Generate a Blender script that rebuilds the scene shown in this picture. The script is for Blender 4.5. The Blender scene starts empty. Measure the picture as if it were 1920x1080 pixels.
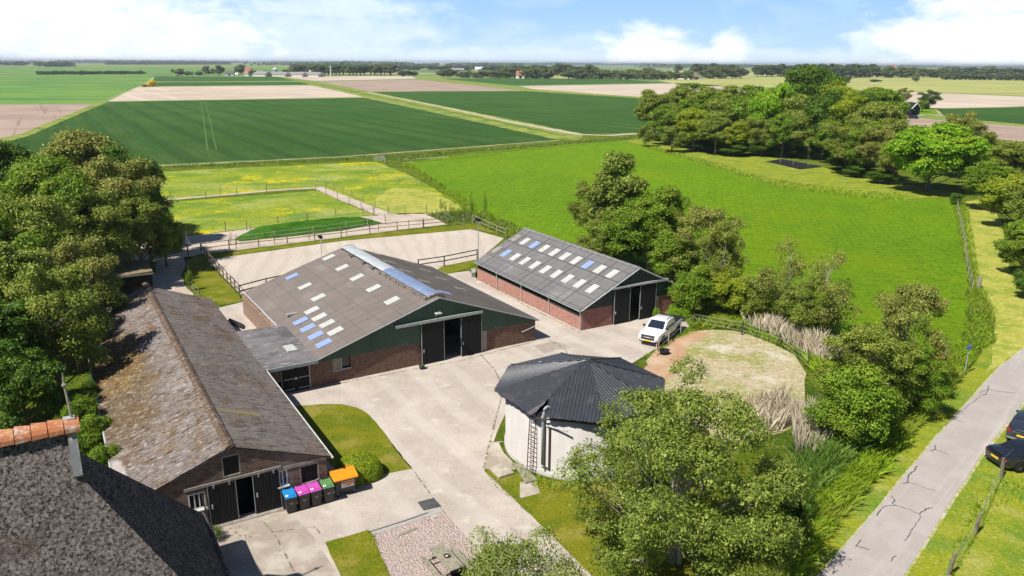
import bpy, math, random
import numpy as np
from mathutils import Vector, Matrix
random.seed(7); rng = np.random.default_rng(7)
SC = bpy.context.scene; COL = SC.collection
PI = math.pi; rad = math.radians
# ------------------------------------------------------------------ camera
HC = 22.0; F = 1450.0; PITCH = math.atan(422.0/F); ROLL = 0.0058
cam = bpy.data.cameras.new("Camera"); cam.sensor_width = 36; cam.lens = F/1920*36
cam.clip_end = 60000; cam.clip_start = 0.5
co = bpy.data.objects.new("Camera", cam); COL.objects.link(co)
co.matrix_world = Matrix.Translation((0, 0, HC)) @ Matrix.Rotation(PI/2-PITCH, 4, 'X') @ Matrix.Rotation(ROLL, 4, 'Z')
SC.camera = co
# ------------------------------------------------------------------ light
SUN_H, SUN_E = 42.0, 53.0          # heading the light travels, elevation
sl = bpy.data.lights.new("Sun", 'SUN'); sl.energy = 5.0; sl.angle = rad(0.55); sl.color = (1, .955, .88)
so = bpy.data.objects.new("Sun", sl); COL.objects.link(so)
dv = Vector((math.cos(rad(SUN_H))*math.cos(rad(SUN_E)), math.sin(rad(SUN_H))*math.cos(rad(SUN_E)), -math.sin(rad(SUN_E))))
so.rotation_euler = dv.to_track_quat('-Z', 'Y').to_euler(); so.location = (0, 0, 80)
SC.view_settings.view_transform = 'Standard'; SC.view_settings.look = 'None'
SC.view_settings.exposure = 0.46; SC.view_settings.gamma = 1.0
SC.cycles.max_bounces = 6; SC.cycles.transparent_max_bounces = 6
SC.cycles.diffuse_bounces = 3; SC.cycles.glossy_bounces = 2; SC.cycles.transmission_bounces = 3
SC.cycles.volume_bounces = 0
# ------------------------------------------------------------------ projection of survey points on to real positions
def ray(u, v):
    x = u-960; y = v-540; c, s = math.cos(ROLL), math.sin(ROLL); x, y = c*x+s*y, -s*x+c*y
    return (x, math.cos(PITCH)*F-math.sin(PITCH)*y, -math.sin(PITCH)*F-math.cos(PITCH)*y)
def G(u, v, z=0.0):
    r = ray(u, v); t = (HC-z)/-r[2]; return Vector((r[0]*t, r[1]*t, z))
def prv(X, Y, Z):
    z = Z-HC; d = Y*math.cos(PITCH)-z*math.sin(PITCH); yd = -Y*math.sin(PITCH)-z*math.cos(PITCH)
    x = X/d*F; y = yd/d*F; return math.sin(ROLL)*x+math.cos(ROLL)*y+540
def HT(p, vt):
    lo, hi = 0., 60.
    for _ in range(40):
        m = (lo+hi)/2
        if prv(p[0], p[1], m) > vt: lo = m
        else: hi = m
    return lo
# ------------------------------------------------------------------ world
def make_world():
    w = bpy.data.worlds.new("World"); SC.world = w; w.use_nodes = True; nt = w.node_tree; nt.nodes.clear()
    N = nt.nodes.new; L = nt.links.new
    def M(op, a, b=None, c=None, clamp=False):
        n = N('ShaderNodeMath'); n.operation = op; n.use_clamp = clamp
        for i, q in enumerate((a, b, c)):
            if q is None: continue
            if hasattr(q, 'links'): L(q, n.inputs[i])
            else: n.inputs[i].default_value = q
        return n.outputs[0]
    sky = N('ShaderNodeTexSky'); sky.sky_type = 'NISHITA'; sky.sun_disc = False
    sky.sun_elevation = rad(SUN_E); sky.sun_rotation = rad(90-(SUN_H+180)) % (2*PI)
    sky.air_density = 1.0; sky.dust_density = 0.6; sky.ozone_density = 1.5
    tc = N('ShaderNodeTexCoord'); sp = N('ShaderNodeSeparateXYZ'); L(tc.outputs['Generated'], sp.inputs[0])
    x, y, z = sp.outputs
    az = M('ARCTAN2', x, y); el = M('ARCSINE', z)
    cb = N('ShaderNodeCombineXYZ'); L(az, cb.inputs[0]); L(M('MULTIPLY', el, 2.2), cb.inputs[1])
    def noise(scale, det, off=0, dist=0.3, rough=.55):
        mp = N('ShaderNodeVectorMath'); mp.operation = 'ADD'; L(cb.outputs[0], mp.inputs[0]); mp.inputs[1].default_value = (off, off*.7, off*.3)
        n = N('ShaderNodeTexNoise'); n.inputs['Scale'].default_value = scale; n.inputs['Detail'].default_value = det
        n.inputs['Roughness'].default_value = rough; n.inputs['Distortion'].default_value = dist; L(mp.outputs[0], n.inputs['Vector']); return n.outputs['Fac']
    n1 = noise(22, 8, 0, .2, .6); n2 = noise(7, 5, 3, .6); n3 = noise(60, 4, 7)
    wob = M('MULTIPLY_ADD', M('SUBTRACT', n1, .5), 1.5, M('MULTIPLY', M('SUBTRACT', n3, .5), .35))
    tot = None
    # clouds: (u, v, half width, half height) in survey units, weight
    for (u, v, ru, rv, wgt) in [(1215, 108, 90, 52, 1.0), (1250, 120, 150, 30, .8), (1368, 100, 34, 34, .9), (1625, 96, 30, 34, .5), (1860, 90, 170, 82, 1.15), (1800, 130, 200, 30, .8),
                                (330, 92, 190, 52, .75), (150, 60, 330, 75, .8), (130, 110, 120, 28, 1.0), (560, 60, 260, 45, .42), (620, 15, 180, 22, .5), (60, 15, 220, 40, .9), (1900, 8, 120, 20, .8),
                                (1020, 112, 330, 26, .42), (1450, 116, 300, 22, .4), (700, 112, 260, 26, .5), (1120, 85, 160, 20, .22)]:
        r = Vector(ray(u, v)).normalized(); a0 = math.atan2(r.x, r.y); e0 = math.asin(r.z)
        dx = M('MULTIPLY', M('SUBTRACT', az, a0), F/ru); dy = M('MULTIPLY', M('SUBTRACT', el, e0), F/rv)
        d = M('SQRT', M('ADD', M('MULTIPLY', dx, dx), M('MULTIPLY', dy, dy)))
        g = M('MULTIPLY', M('SUBTRACT', M('ADD', 1.25, wob), d, clamp=False), wgt*1.5)
        g = M('MINIMUM', M('MAXIMUM', g, 0.0), wgt)
        tot = g if tot is None else M('MAXIMUM', tot, g)
    gen = M('MULTIPLY', M('SUBTRACT', n2, .5), 2.0, clamp=True)      # thin cirrus everywhere
    tot = M('MAXIMUM', tot, M('MULTIPLY', gen, .55))
    tot = M('MULTIPLY', M('MINIMUM', tot, 1.0), M('MULTIPLY_ADD', M('MULTIPLY', M('SUBTRACT', .22, el), 12.0, clamp=True), .75, .25))
    ccol = N('ShaderNodeMixRGB'); L(M('MULTIPLY_ADD', n1, 1.8, -.45, clamp=True), ccol.inputs[0])
    ccol.inputs[1].default_value = (14.6, 16.0, 17.2, 1); ccol.inputs[2].default_value = (20, 20, 20, 1)
    # deepen the zenith-side blue a little and lift the horizon
    mul = N('ShaderNodeMixRGB'); mul.blend_type = 'MULTIPLY'; mul.inputs[0].default_value = 1; L(sky.outputs[0], mul.inputs[1]); mul.inputs[2].default_value = (0.90, 1.0, 1.12, 1)
    low = N('ShaderNodeMixRGB'); band = M('MULTIPLY', M('SUBTRACT', .17, el), 14.0, clamp=True); L(band, low.inputs[0]); L(mul.outputs[0], low.inputs[1])
    grd = N('ShaderNodeMixRGB'); L(M('MULTIPLY', el, 11.0, clamp=True), grd.inputs[0]); grd.inputs[1].default_value = (9.2, 12.6, 15.6, 1); grd.inputs[2].default_value = (4.9, 9.0, 14.6, 1); L(grd.outputs[0], low.inputs[2])
    mx = N('ShaderNodeMixRGB'); L(tot, mx.inputs[0]); L(low.outputs[0], mx.inputs[1]); L(ccol.outputs[0], mx.inputs[2])
    bg = N('ShaderNodeBackground'); bg.inputs[1].default_value = .05; L(mx.outputs[0], bg.inputs[0])
    o = N('ShaderNodeOutputWorld'); L(bg.outputs[0], o.inputs[0])
make_world()
# ------------------------------------------------------------------ materials
MATS = {}
def layered(name, base, layers=(), rough=.85, bump=None, spec=.3, metal=0, coat=0, objrand=None, attr=None, trans=0, glass=0, sheen=0):
    """base colour with procedural layers: (kind, colour, lo, hi, dict)"""
    m = bpy.data.materials.new(name); m.use_nodes = True; nt = m.node_tree; N = nt.nodes.new; L = nt.links.new
    b = nt.nodes['Principled BSDF']; b.inputs['Roughness'].default_value = rough
    b.inputs['Specular IOR Level'].default_value = spec; b.inputs['Metallic'].default_value = metal; b.inputs['Coat Weight'].default_value = coat
    tc = N('ShaderNodeTexCoord')
    def vec(o):
        src = tc.outputs['Object']
        if 'axes' in o:
            s = N('ShaderNodeSeparateXYZ'); L(src, s.inputs[0]); c = N('ShaderNodeCombineXYZ')
            for i, a in enumerate(o['axes']):
                if a != '0': L(s.outputs['xyz'.index(a)], c.inputs[i])
            src = c.outputs[0]
        mp = N('ShaderNodeMapping'); L(src, mp.inputs[0])
        mp.inputs['Rotation'].default_value = (0, 0, rad(-o.get('rot', 0))); mp.inputs['Location'].default_value = o.get('loc', (0, 0, 0))
        # rotate first, then stretch
        mp2 = N('ShaderNodeMapping'); L(mp.outputs[0], mp2.inputs[0]); mp2.inputs['Scale'].default_value = o.get('st', (1, 1, 1))
        return mp2.outputs[0]
    def fac(kind, lo, hi, o):
        if kind == 'noise':
            n = N('ShaderNodeTexNoise'); L(vec(o), n.inputs['Vector']); n.inputs['Scale'].default_value = o.get('s', 1)
            n.inputs['Detail'].default_value = o.get('d', 4); n.inputs['Roughness'].default_value = o.get('r', .6); n.inputs['Distortion'].default_value = o.get('dist', 0)
            f = n.outputs['Fac']
        elif kind == 'vor':
            n = N('ShaderNodeTexVoronoi'); L(vec(o), n.inputs['Vector']); n.inputs['Scale'].default_value = o.get('s', 1); n.feature = o.get('feat', 'F1')
            f = n.outputs['Distance']
        elif kind == 'wave':
            n = N('ShaderNodeTexWave'); L(vec(o), n.inputs['Vector']); n.inputs['Scale'].default_value = o.get('s', 1)
            n.inputs['Distortion'].default_value = o.get('dist', 0); n.inputs['Detail'].default_value = 2; n.inputs['Detail Scale'].default_value = o.get('ds', 1)
            n.bands_direction = 'X'; f = n.outputs['Fac']
        elif kind == 'brick':
            n = N('ShaderNodeTexBrick'); L(vec(o), n.inputs['Vector']); n.inputs['Scale'].default_value = 1
            n.inputs['Brick Width'].default_value = o['bw']; n.inputs['Row Height'].default_value = o['bh']; n.inputs['Mortar Size'].default_value = o['ms']
            n.inputs['Mortar Smooth'].default_value = .3; n.offset = o.get('off', .5); n.inputs['Bias'].default_value = 0
            n.inputs['Color1'].default_value = (0, 0, 0, 1); n.inputs['Color2'].default_value = (1, 1, 1, 1)
            if o.get('out') == 'tone':
                n.inputs['Mortar'].default_value = (.5, .5, .5, 1); f = n.outputs['Color']
            else: f = n.outputs['Fac']
        elif kind == 'attr':
            n = N('ShaderNodeAttribute'); n.attribute_name = 'rnd'; f = n.outputs['Fac']
        elif kind == 'obj':
            n = N('ShaderNodeObjectInfo'); f = n.outputs['Random']
        elif kind == 'disc':     # world/local-space elliptical patch with ragged edge
            s = N('ShaderNodeVectorMath'); s.operation = 'SUBTRACT'; L(tc.outputs['Object'], s.inputs[0]); s.inputs[1].default_value = o['c']
            d = N('ShaderNodeVectorMath'); d.operation = 'DIVIDE'; L(s.outputs[0], d.inputs[0]); d.inputs[1].default_value = o['r3']
            ln = N('ShaderNodeVectorMath'); ln.operation = 'LENGTH'; L(d.outputs[0], ln.inputs[0])
            n = N('ShaderNodeTexNoise'); L(tc.outputs['Object'], n.inputs['Vector']); n.inputs['Scale'].default_value = o.get('s', .4); n.inputs['Detail'].default_value = 5
            a = N('ShaderNodeMath'); a.operation = 'MULTIPLY_ADD'; L(n.outputs['Fac'], a.inputs[0]); a.inputs[1].default_value = -o.get('amp', 1.4)
            L(ln.outputs['Value'], a.inputs[2]); s2 = N('ShaderNodeMath'); s2.operation = 'MULTIPLY_ADD'; L(a.outputs[0], s2.inputs[0]); s2.inputs[1].default_value = -1; s2.inputs[2].default_value = 1
            f = s2.outputs[0]
        r = N('ShaderNodeMapRange'); r.interpolation_type = 'SMOOTHSTEP'; L(f, r.inputs[0]); r.inputs[1].default_value = lo; r.inputs[2].default_value = hi
        r.inputs[3].default_value = 0; r.inputs[4].default_value = o.get('k', 1.0); return r.outputs[0]
    c = N('ShaderNodeRGB'); c.outputs[0].default_value = (*base, 1); cur = c.outputs[0]
    for (kind, colr, lo, hi, o) in layers:
        mx = N('ShaderNodeMixRGB'); L(fac(kind, lo, hi, o), mx.inputs[0]); L(cur, mx.inputs[1]); mx.inputs[2].default_value = (*colr, 1)
        mx.blend_type = o.get('blend', 'MIX'); cur = mx.outputs[0]
    L(cur, b.inputs['Base Color'])
    if bump:
        prev = None
        for (kind, o, st, dist) in bump:
            bp = N('ShaderNodeBump'); bp.inputs['Strength'].default_value = st; bp.inputs['Distance'].default_value = dist
            L(fac(kind, o.get('lo', 0), o.get('hi', 1), {**o, 'k': 1}), bp.inputs['Height'])
            if prev: L(prev, bp.inputs['Normal'])
            prev = bp.outputs[0]
        L(prev, b.inputs['Normal'])
    if trans:
        t = N('ShaderNodeBsdfTranslucent'); L(cur, t.inputs[0]); mxs = N('ShaderNodeMixShader'); mxs.inputs[0].default_value = trans
        L(b.outputs[0], mxs.inputs[1]); L(t.outputs[0], mxs.inputs[2]); L(mxs.outputs[0], nt.nodes['Material Output'].inputs[0])
    MATS[name] = m; return m
def nz(c, lo, hi, **o): return ('noise', c, lo, hi, o)
def plain(name, c, rough=.7, spec=.3, metal=0, coat=0, var=.12, s=3):
    c2 = tuple(max(0, q*(1-var*2)) for q in c); c3 = tuple(min(1, q*(1+var)) for q in c)
    return layered(name, c, [nz(c2, .35, .75, s=s), nz(c3, .5, .8, s=s*6, k=.6)], rough=rough, spec=spec, metal=metal, coat=coat)
# ------------------------------------------------------------------ mesh helpers
class MB:
    def __init__(s): s.v = []; s.f = []
    def add(s, vs, fs):
        n = len(s.v); s.v += [tuple(v) for v in vs]; s.f += [tuple(i+n for i in f) for f in fs]; return s
    def box(s, x0, x1, y0, y1, z0, z1, M=None):
        vs = [Vector(p) for p in ((x0,y0,z0),(x1,y0,z0),(x1,y1,z0),(x0,y1,z0),(x0,y0,z1),(x1,y0,z1),(x1,y1,z1),(x0,y1,z1))]
        if M: vs = [M @ v for v in vs]
        return s.add(vs, [(3,2,1,0),(4,5,6,7),(0,1,5,4),(1,2,6,5),(2,3,7,6),(3,0,4,7)])
    def prism(s, poly, y0, y1, axis='y'):
        n = len(poly)
        if axis == 'y': a = [(p[0], y0, p[1]) for p in poly]; b = [(p[0], y1, p[1]) for p in poly]
        elif axis == 'x': a = [(y0, p[0], p[1]) for p in poly]; b = [(y1, p[0], p[1]) for p in poly]
        else: a = [(p[0], p[1], y0) for p in poly]; b = [(p[0], p[1], y1) for p in poly]
        return s.add(a+b, [tuple(range(n))[::-1], tuple(range(n, 2*n))]+[(i, (i+1) % n, (i+1) % n+n, i+n) for i in range(n)])
    def tube(s, pts, rs, k=6, cap=True):
        pts = [Vector(p) for p in pts]; rings = []
        if not hasattr(rs, '__len__'): rs = [rs]*len(pts)
        vs = []
        for i, p in enumerate(pts):
            d = (pts[min(i+1, len(pts)-1)]-pts[max(i-1, 0)]).normalized()
            up = Vector((0, 0, 1)) if abs(d.z) < .9 else Vector((1, 0, 0))
            a = d.cross(up).normalized(); b = d.cross(a)
            vs += [p+(a*math.cos(t)+b*math.sin(t))*rs[i] for t in (2*PI*j/k for j in range(k))]
        fs = [(i*k+j, i*k+(j+1) % k, (i+1)*k+(j+1) % k, (i+1)*k+j) for i in range(len(pts)-1) for j in range(k)]
        if cap: fs += [tuple(range(k))[::-1], tuple((len(pts)-1)*k+j for j in range(k))]
        return s.add(vs, fs)
    def lathe(s, prof, k=24, c=(0, 0, 0), a0=0, a1=2*PI):
        full = abs(a1-a0-2*PI) < 1e-6; kk = k if full else k+1
        vs = [(c[0]+r*math.cos(a0+(a1-a0)*j/k), c[1]+r*math.sin(a0+(a1-a0)*j/k), c[2]+z) for r, z in prof for j in range(kk)]
        fs = [(i*kk+j, i*kk+(j+1) % kk, (i+1)*kk+(j+1) % kk, (i+1)*kk+j) for i in range(len(prof)-1) for j in range(k)]
        return s.add(vs, fs)
    def build(s, name, mat, parent=None, smooth=False, loc=None):
        me = bpy.data.meshes.new(name); me.from_pydata([tuple(v) for v in s.v], [], s.f); me.update()
        if smooth: me.polygons.foreach_set('use_smooth', [True]*len(me.polygons))
        if mat: me.materials.append(MATS[mat] if isinstance(mat, str) else mat)
        o = bpy.data.objects.new(name, me); COL.objects.link(o)
        if parent: o.parent = parent
        if loc: o.location = loc
        return o
def bevel(o, w=.02, seg=2):
    m = o.modifiers.new('b', 'BEVEL'); m.width = w; m.segments = seg; m.limit_method = 'ANGLE'; return o
def empty(name, loc=(0, 0, 0), rz=0, label=None, cat=None, group=None):
    o = bpy.data.objects.new(name, None); COL.objects.link(o); o.location = loc; o.rotation_euler = (0, 0, rz); o.empty_display_size = .3
    if label: tag(o, label, cat, group)
    return o
def tag(o, label, cat, group=None):
    o['label'] = label; o['category'] = cat
    if group: o['group'] = group
    return o
def struct(o, kind='structure', label=None, cat=None):
    o['kind'] = kind
    if label: o['label'] = label; o['category'] = cat
    return o
def copy_thing(root, loc, rz=None, scale=None, label=None, group=None):
    c = root.copy(); COL.objects.link(c); c.location = loc
    if rz is not None: c.rotation_euler = (0, 0, rz)
    if scale is not None: c.scale = scale
    if label: c['label'] = label
    if group: c['group'] = group
    for ch in root.children:
        k = ch.copy(); COL.objects.link(k); k.parent = c
        for gch in ch.children:
            q = gch.copy(); COL.objects.link(q); q.parent = k
    return c
# ------------------------------------------------------------------ material library
FINE = dict(s=2.2, d=5, r=.75)
layered('far_land', (.17, .24, .07), [nz((.10, .18, .06), .45, .55, s=.0009, d=1), nz((.32, .31, .15), .52, .56, s=.0016, d=1, loc=(500, 90, 0)), nz((.07, .14, .05), .6, .64, s=.0022, d=1, loc=(9, 900, 0)), nz((.24, .26, .09), .4, .7, s=.02, k=.4)], rough=.95, spec=.1)
layered('rough_grass', (.175, .225, .012), [nz((.085, .15, .012), .42, .62, s=.25, d=6), nz((.24, .27, .05), .5, .72, s=.6, d=5, loc=(7, 3, 0)), nz((.03, .08, .01), .48, .64, s=1.8, d=6, r=.8, k=.85), nz((.33, .37, .09), .52, .66, s=2.4, d=6, r=.8, k=.7), nz((.012, .03, .005), .52, .66, s=4, d=6, r=.8, k=.7)], rough=.9, spec=.06, bump=[('noise', dict(s=4, d=6, r=.7), 1, .35)])
layered('meadow', (.165, .295, .008), [nz((.120, .250, .008), .4, .65, s=.05, d=4), nz((.185, .29, .006), .5, .7, s=.11, d=5, rot=58, st=(.12, 1, 1)), ('wave', (.165, .285, .010), .4, .9, dict(s=.055, rot=-24, dist=1.2, ds=.3, k=.45)), nz((.085, .18, .006), .46, .60, s=1.3, d=6, r=.75, rot=-14, st=(.3, 1, 1), k=.85), nz((.25, .38, .015), .5, .62, s=1.9, d=6, r=.85, k=.6), nz((.045, .10, .004), .5, .62, s=2.6, d=6, r=.8, loc=(3, 3, 1), k=.7), nz((.19, .27, .006), .5, .7, s=.035, d=3, loc=(4, 1, 0), k=.5)],
        rough=.85, spec=.06, bump=[('noise', dict(s=3.5, d=6, r=.75), .9, .25), ('wave', dict(s=.28, rot=-14, dist=2.5, ds=.4), .25, .1)])
layered('crop_green', (.052, .120, .020), [nz((.082, .155, .032), .4, .65, s=.02, d=4), nz((.024, .080, .016), .48, .7, s=.35, d=5, rot=121, st=(.04, 1, 1), k=.7), ('wave', (.024, .08, .016), .6, .95, dict(s=.028, rot=31, dist=.5, ds=.3, k=.6)), nz((.12, .19, .035), .5, .64, s=.9, d=6, r=.85, k=.65), nz((.022, .068, .014), .49, .66, s=.7, d=6, r=.85, k=.8), nz((.045, .13, .03), .5, .6, s=.5, d=4, rot=121, st=(.02, 1, 1), loc=(4, 4, 0), k=.7)], rough=.85, spec=.06, bump=[('noise', dict(s=1.6, d=6, r=.8), 1, .5)])
layered('tan_field', (.50, .415, .33), [nz((.42, .335, .26), .4, .65, s=.012, d=4), nz((.58, .49, .40), .5, .7, s=.12, d=3, rot=121, st=(.05, 1, 1), k=.7), nz((.36, .29, .22), .5, .8, s=.6, d=6, k=.4)], rough=.95, spec=.1)
layered('pink_field', (.36, .27, .215), [nz((.29, .215, .17), .4, .65, s=.03, d=4), nz((.24, .17, .13), .6, .66, s=.22, d=2, rot=121, st=(.03, 1, 1), k=.8), nz((.42, .33, .26), .5, .8, s=.9, d=6, k=.5)], rough=.95, spec=.1)
layered('far_meadow', (.13, .25, .05), [nz((.075, .18, .05), .42, .6, s=.008, d=3, st=(1, 3, 1)), nz((.20, .27, .04), .5, .65, s=.01, d=4, loc=(40, 3, 0), st=(1, 4, 1)), nz((.08, .17, .03), .5, .8, s=.3, d=6, r=.8, k=.6)], rough=.9, spec=.1)
layered('yellow_field', (.36, .36, .12), [nz((.27, .29, .075), .42, .6, s=.006, d=3, st=(1, 5, 1)), nz((.46, .43, .20), .5, .68, s=.012, d=4, st=(1, 6, 1), k=.8), nz((.25, .27, .07), .5, .8, s=.25, d=6, r=.8, k=.5)], rough=.95, spec=.1)
layered('olive_strip', (.24, .27, .05), [nz((.11, .18, .03), .42, .62, s=.12, d=5), nz((.38, .37, .14), .55, .75, s=.4, d=5, k=.8)], rough=.95, spec=.1)
layered('dark_strip', (.06, .12, .022), [nz((.11, .19, .035), .45, .65, s=.3, d=5), nz((.03, .07, .015), .5, .7, s=.7, d=5)], rough=.95, spec=.1)
layered('paddock', (.25, .30, .028), [nz((.14, .23, .025), .42, .62, s=.12, d=5), nz((.34, .36, .10), .5, .7, s=.08, d=5, loc=(20, 0, 0), k=.9), nz((.56, .46, .012), .525, .60, s=.085, d=8, r=.88, loc=(33, 9, 0), k=.9), nz((.10, .17, .015), .48, .64, s=1.2, d=6, r=.8, k=.8), nz((.42, .42, .12), .6, .8, s=2.6, d=5, k=.5)], rough=.9, spec=.06, bump=[('noise', dict(s=3, d=6), .8, .2)])
layered('tram_crop', (.10, .19, .04), [nz((.05, .12, .025), .45, .6, s=.8, d=4)], rough=.9)
layered('lawn', (.165, .160, .009), [nz((.105, .130, .006), .4, .62, s=.5, d=5), nz((.27, .215, .05), .5, .68, s=.45, d=5, loc=(8, 8, 0), k=.8), nz((.05, .10, .008), .48, .64, s=5, d=6, r=.8, k=.7), nz((.27, .31, .05), .5, .66, s=7, d=5, r=.8, k=.5)], rough=.9, spec=.06, bump=[('noise', dict(s=11, d=5), .7, .06)])
layered('verge_grass', (.245, .265, .018), [nz((.13, .21, .018), .42, .62, s=.35, d=5), nz((.36, .34, .10), .5, .74, s=.5, d=5, loc=(8, 8, 0), k=.8), nz((.10, .165, .012), .48, .64, s=4, d=6, r=.8, k=.75), nz((.48, .46, .16), .52, .68, s=5, d=5, r=.8, k=.6)], rough=.9, spec=.06, bump=[('noise', dict(s=8, d=5), .7, .08)])
layered('mown_path', (.34, .33, .06), [nz((.21, .26, .03), .42, .62, s=.3, d=5), nz((.50, .45, .16), .48, .66, s=1.3, d=6, r=.8, k=.8), nz((.15, .19, .025), .49, .66, s=2.2, d=6, r=.8, k=.7)], rough=.9, spec=.06)
layered('mound_grass', (.05, .145, .010), [nz((.028, .095, .008), .42, .62, s=.7, d=5), nz((.09, .2, .015), .5, .75, s=2.5, d=5, k=.8)], rough=.9, spec=.06, bump=[('noise', dict(s=4, d=5), .9, .2)])
layered('arena_sand', (.465, .40, .335), [nz((.52, .455, .39), .4, .65, s=.12, d=5), ('wave', (.40, .34, .28), .5, .95, dict(s=.16, rot=10, dist=8, ds=.4, k=.5)), nz((.37, .315, .255), .48, .62, s=1.6, d=6, r=.85, k=.6), nz((.58, .51, .44), .5, .64, s=2.6, d=6, r=.85, k=.5)], rough=.95, spec=.1, bump=[('noise', dict(s=3, d=6, r=.7), .5, .08)])
layered('track_sand', (.48, .40, .325), [nz((.38, .31, .25), .4, .65, s=.25, d=5), nz((.54, .46, .38), .5, .8, s=1.2, d=6, k=.6), nz((.30, .24, .18), .55, .8, s=5, d=5, k=.5)], rough=.95, spec=.1)
layered('yard_concrete', (.385, .33, .288), [nz((.455, .395, .335), .42, .62, s=.22, d=5, r=.65), nz((.35, .30, .245), .5, .72, s=.14, d=6, r=.7, loc=(11, 4, 0)), nz((.55, .50, .44), .56, .72, s=.7, d=6, loc=(3, 30, 0), k=.7), nz((.31, .26, .21), .52, .68, s=1.4, d=6, r=.75, k=.6), nz((.27, .23, .18), .52, .68, s=6, d=6, r=.85, k=.6), nz((.60, .55, .49), .52, .68, s=7, d=5, r=.85, loc=(2, 2, 0), k=.55),
        ('wave', (.58, .53, .47), .55, .95, dict(s=.11, rot=31, dist=6, ds=.5, k=.22))], rough=.9, spec=.2, bump=[('noise', dict(s=10, d=5), .35, .02)])
layered('old_concrete', (.31, .26, .215), [nz((.43, .38, .32), .42, .62, s=.5, d=5), nz((.26, .21, .16), .5, .75, s=1.1, d=6, r=.7, loc=(11, 4, 0)), nz((.22, .19, .14), .55, .78, s=14, d=5, r=.8, k=.7), nz((.50, .45, .40), .58, .8, s=18, d=4, k=.5)], rough=.92, spec=.2, bump=[('noise', dict(s=14, d=5), .4, .02)])
layered('joint_dirt', (.17, .14, .09), [nz((.10, .12, .03), .5, .6, s=1.5, d=5), nz((.40, .35, .29), .46, .56, s=2.2, d=5)], rough=.95)
layered('asphalt', (.34, .30, .275), [nz((.38, .34, .315), .42, .62, s=.5, d=5), nz((.34, .305, .28), .5, .72, s=.6, d=5, rot=47, st=(.06, 1, 1), k=.9), nz((.48, .45, .41), .52, .72, s=.8, d=5, rot=47, st=(.04, 1, 1), loc=(3, 3, 0), k=.7), nz((.27, .25, .225), .52, .7, s=8, d=6, r=.85, k=.5), nz((.56, .53, .49), .54, .7, s=9, d=5, r=.85, k=.5)], rough=.85, spec=.3, bump=[('noise', dict(s=22, d=4), .35, .01)])
layered('road_edge', (.42, .39, .27), [nz((.28, .29, .08), .42, .55, s=1.8, d=6, r=.75), nz((.62, .57, .5), .5, .75, s=5, d=5, k=.7)], rough=.95)
layered('bitumen', (.085, .082, .08), [nz((.12, .12, .12), .5, .8, s=5)], rough=.6)
layered('gravel', (.30, .215, .185), [('vor', (.46, .365, .33), .05, .5, dict(s=11)), nz((.12, .08, .06), .52, .66, s=14, d=3, r=.8), nz((.62, .54, .48), .6, .72, s=16, d=3, loc=(3, 4, 0), k=.9), nz((.25, .2, .08), .56, .75, s=.9, d=5, k=.6)], rough=.9, bump=[('vor', dict(s=12), 1, .05)])
layered('bare_paddock', (.40, .325, .20), [nz((.27, .26, .075), .44, .6, s=.22, d=6, r=.65), nz((.52, .46, .37), .5, .64, s=.16, d=5, loc=(15, 2, 0), k=.95), nz((.17, .20, .04), .49, .64, s=1.3, d=6, r=.8, k=.8), nz((.62, .57, .48), .5, .64, s=2.2, d=6, r=.85, k=.75), nz((.22, .18, .1), .52, .66, s=4, d=5, r=.85, k=.6)], rough=.95, spec=.1, bump=[('noise', dict(s=5, d=6), .6, .08)])
layered('bare_soil', (.40, .245, .15), [nz((.46, .33, .22), .42, .62, s=.4, d=6), nz((.30, .28, .1), .55, .72, s=.6, d=6, k=.6), nz((.3, .18, .11), .55, .8, s=5, d=5, k=.6)], rough=.95, spec=.1)
layered('black_pool', (.012, .012, .014), [nz((.03, .028, .03), .4, .7, s=.5)], rough=.6)
layered('ditch_mud', (.03, .035, .015), [nz((.06, .08, .02), .4, .7, s=.8)], rough=.7)
# --- buildings
def brick(name, a, b, mortar, axes, soot=None):
    ls = [('brick', b, .2, .8, dict(axes=axes, bw=.22, bh=.072, ms=.006, out='tone')), ('noise', tuple(q*.55 for q in a), .5, .75, dict(s=.9, d=6, k=.7, r=.65)),
          ('noise', tuple(min(1, q*1.5) for q in a), .55, .8, dict(s=2.2, d=5, k=.45)), ('brick', mortar, .3, .9, dict(axes=axes, bw=.22, bh=.072, ms=.007, k=.8)),
          ('noise', tuple(q*.35 for q in b), .55, .72, dict(s=4.0, d=5, k=.55, st=(1, 1, 2.5)))]
    if soot: ls.append(('noise', soot, .5, .7, dict(s=.5, d=6, k=.6, st=(1, 1, .4))))
    return layered(name, a, ls, rough=.9, spec=.2, bump=[('brick', dict(axes=axes, bw=.22, bh=.072, ms=.008), -.4, .01)])
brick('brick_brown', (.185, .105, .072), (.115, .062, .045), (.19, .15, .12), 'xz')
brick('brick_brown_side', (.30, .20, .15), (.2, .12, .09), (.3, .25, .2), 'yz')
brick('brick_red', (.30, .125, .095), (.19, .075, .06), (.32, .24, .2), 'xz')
brick('brick_pink_sunlit_side', (.40, .19, .15), (.30, .13, .10), (.42, .32, .27), 'yz')  # brighter copy of brick_red, sunlight on the long wall put into its colour
brick('brick_old', (.17, .105, .075), (.075, .048, .038), (.27, .225, .19), 'xz', (.22, .19, .17))
brick('brick_old_side', (.17, .105, .075), (.075, .048, .038), (.27, .225, .19), 'yz')
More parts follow.
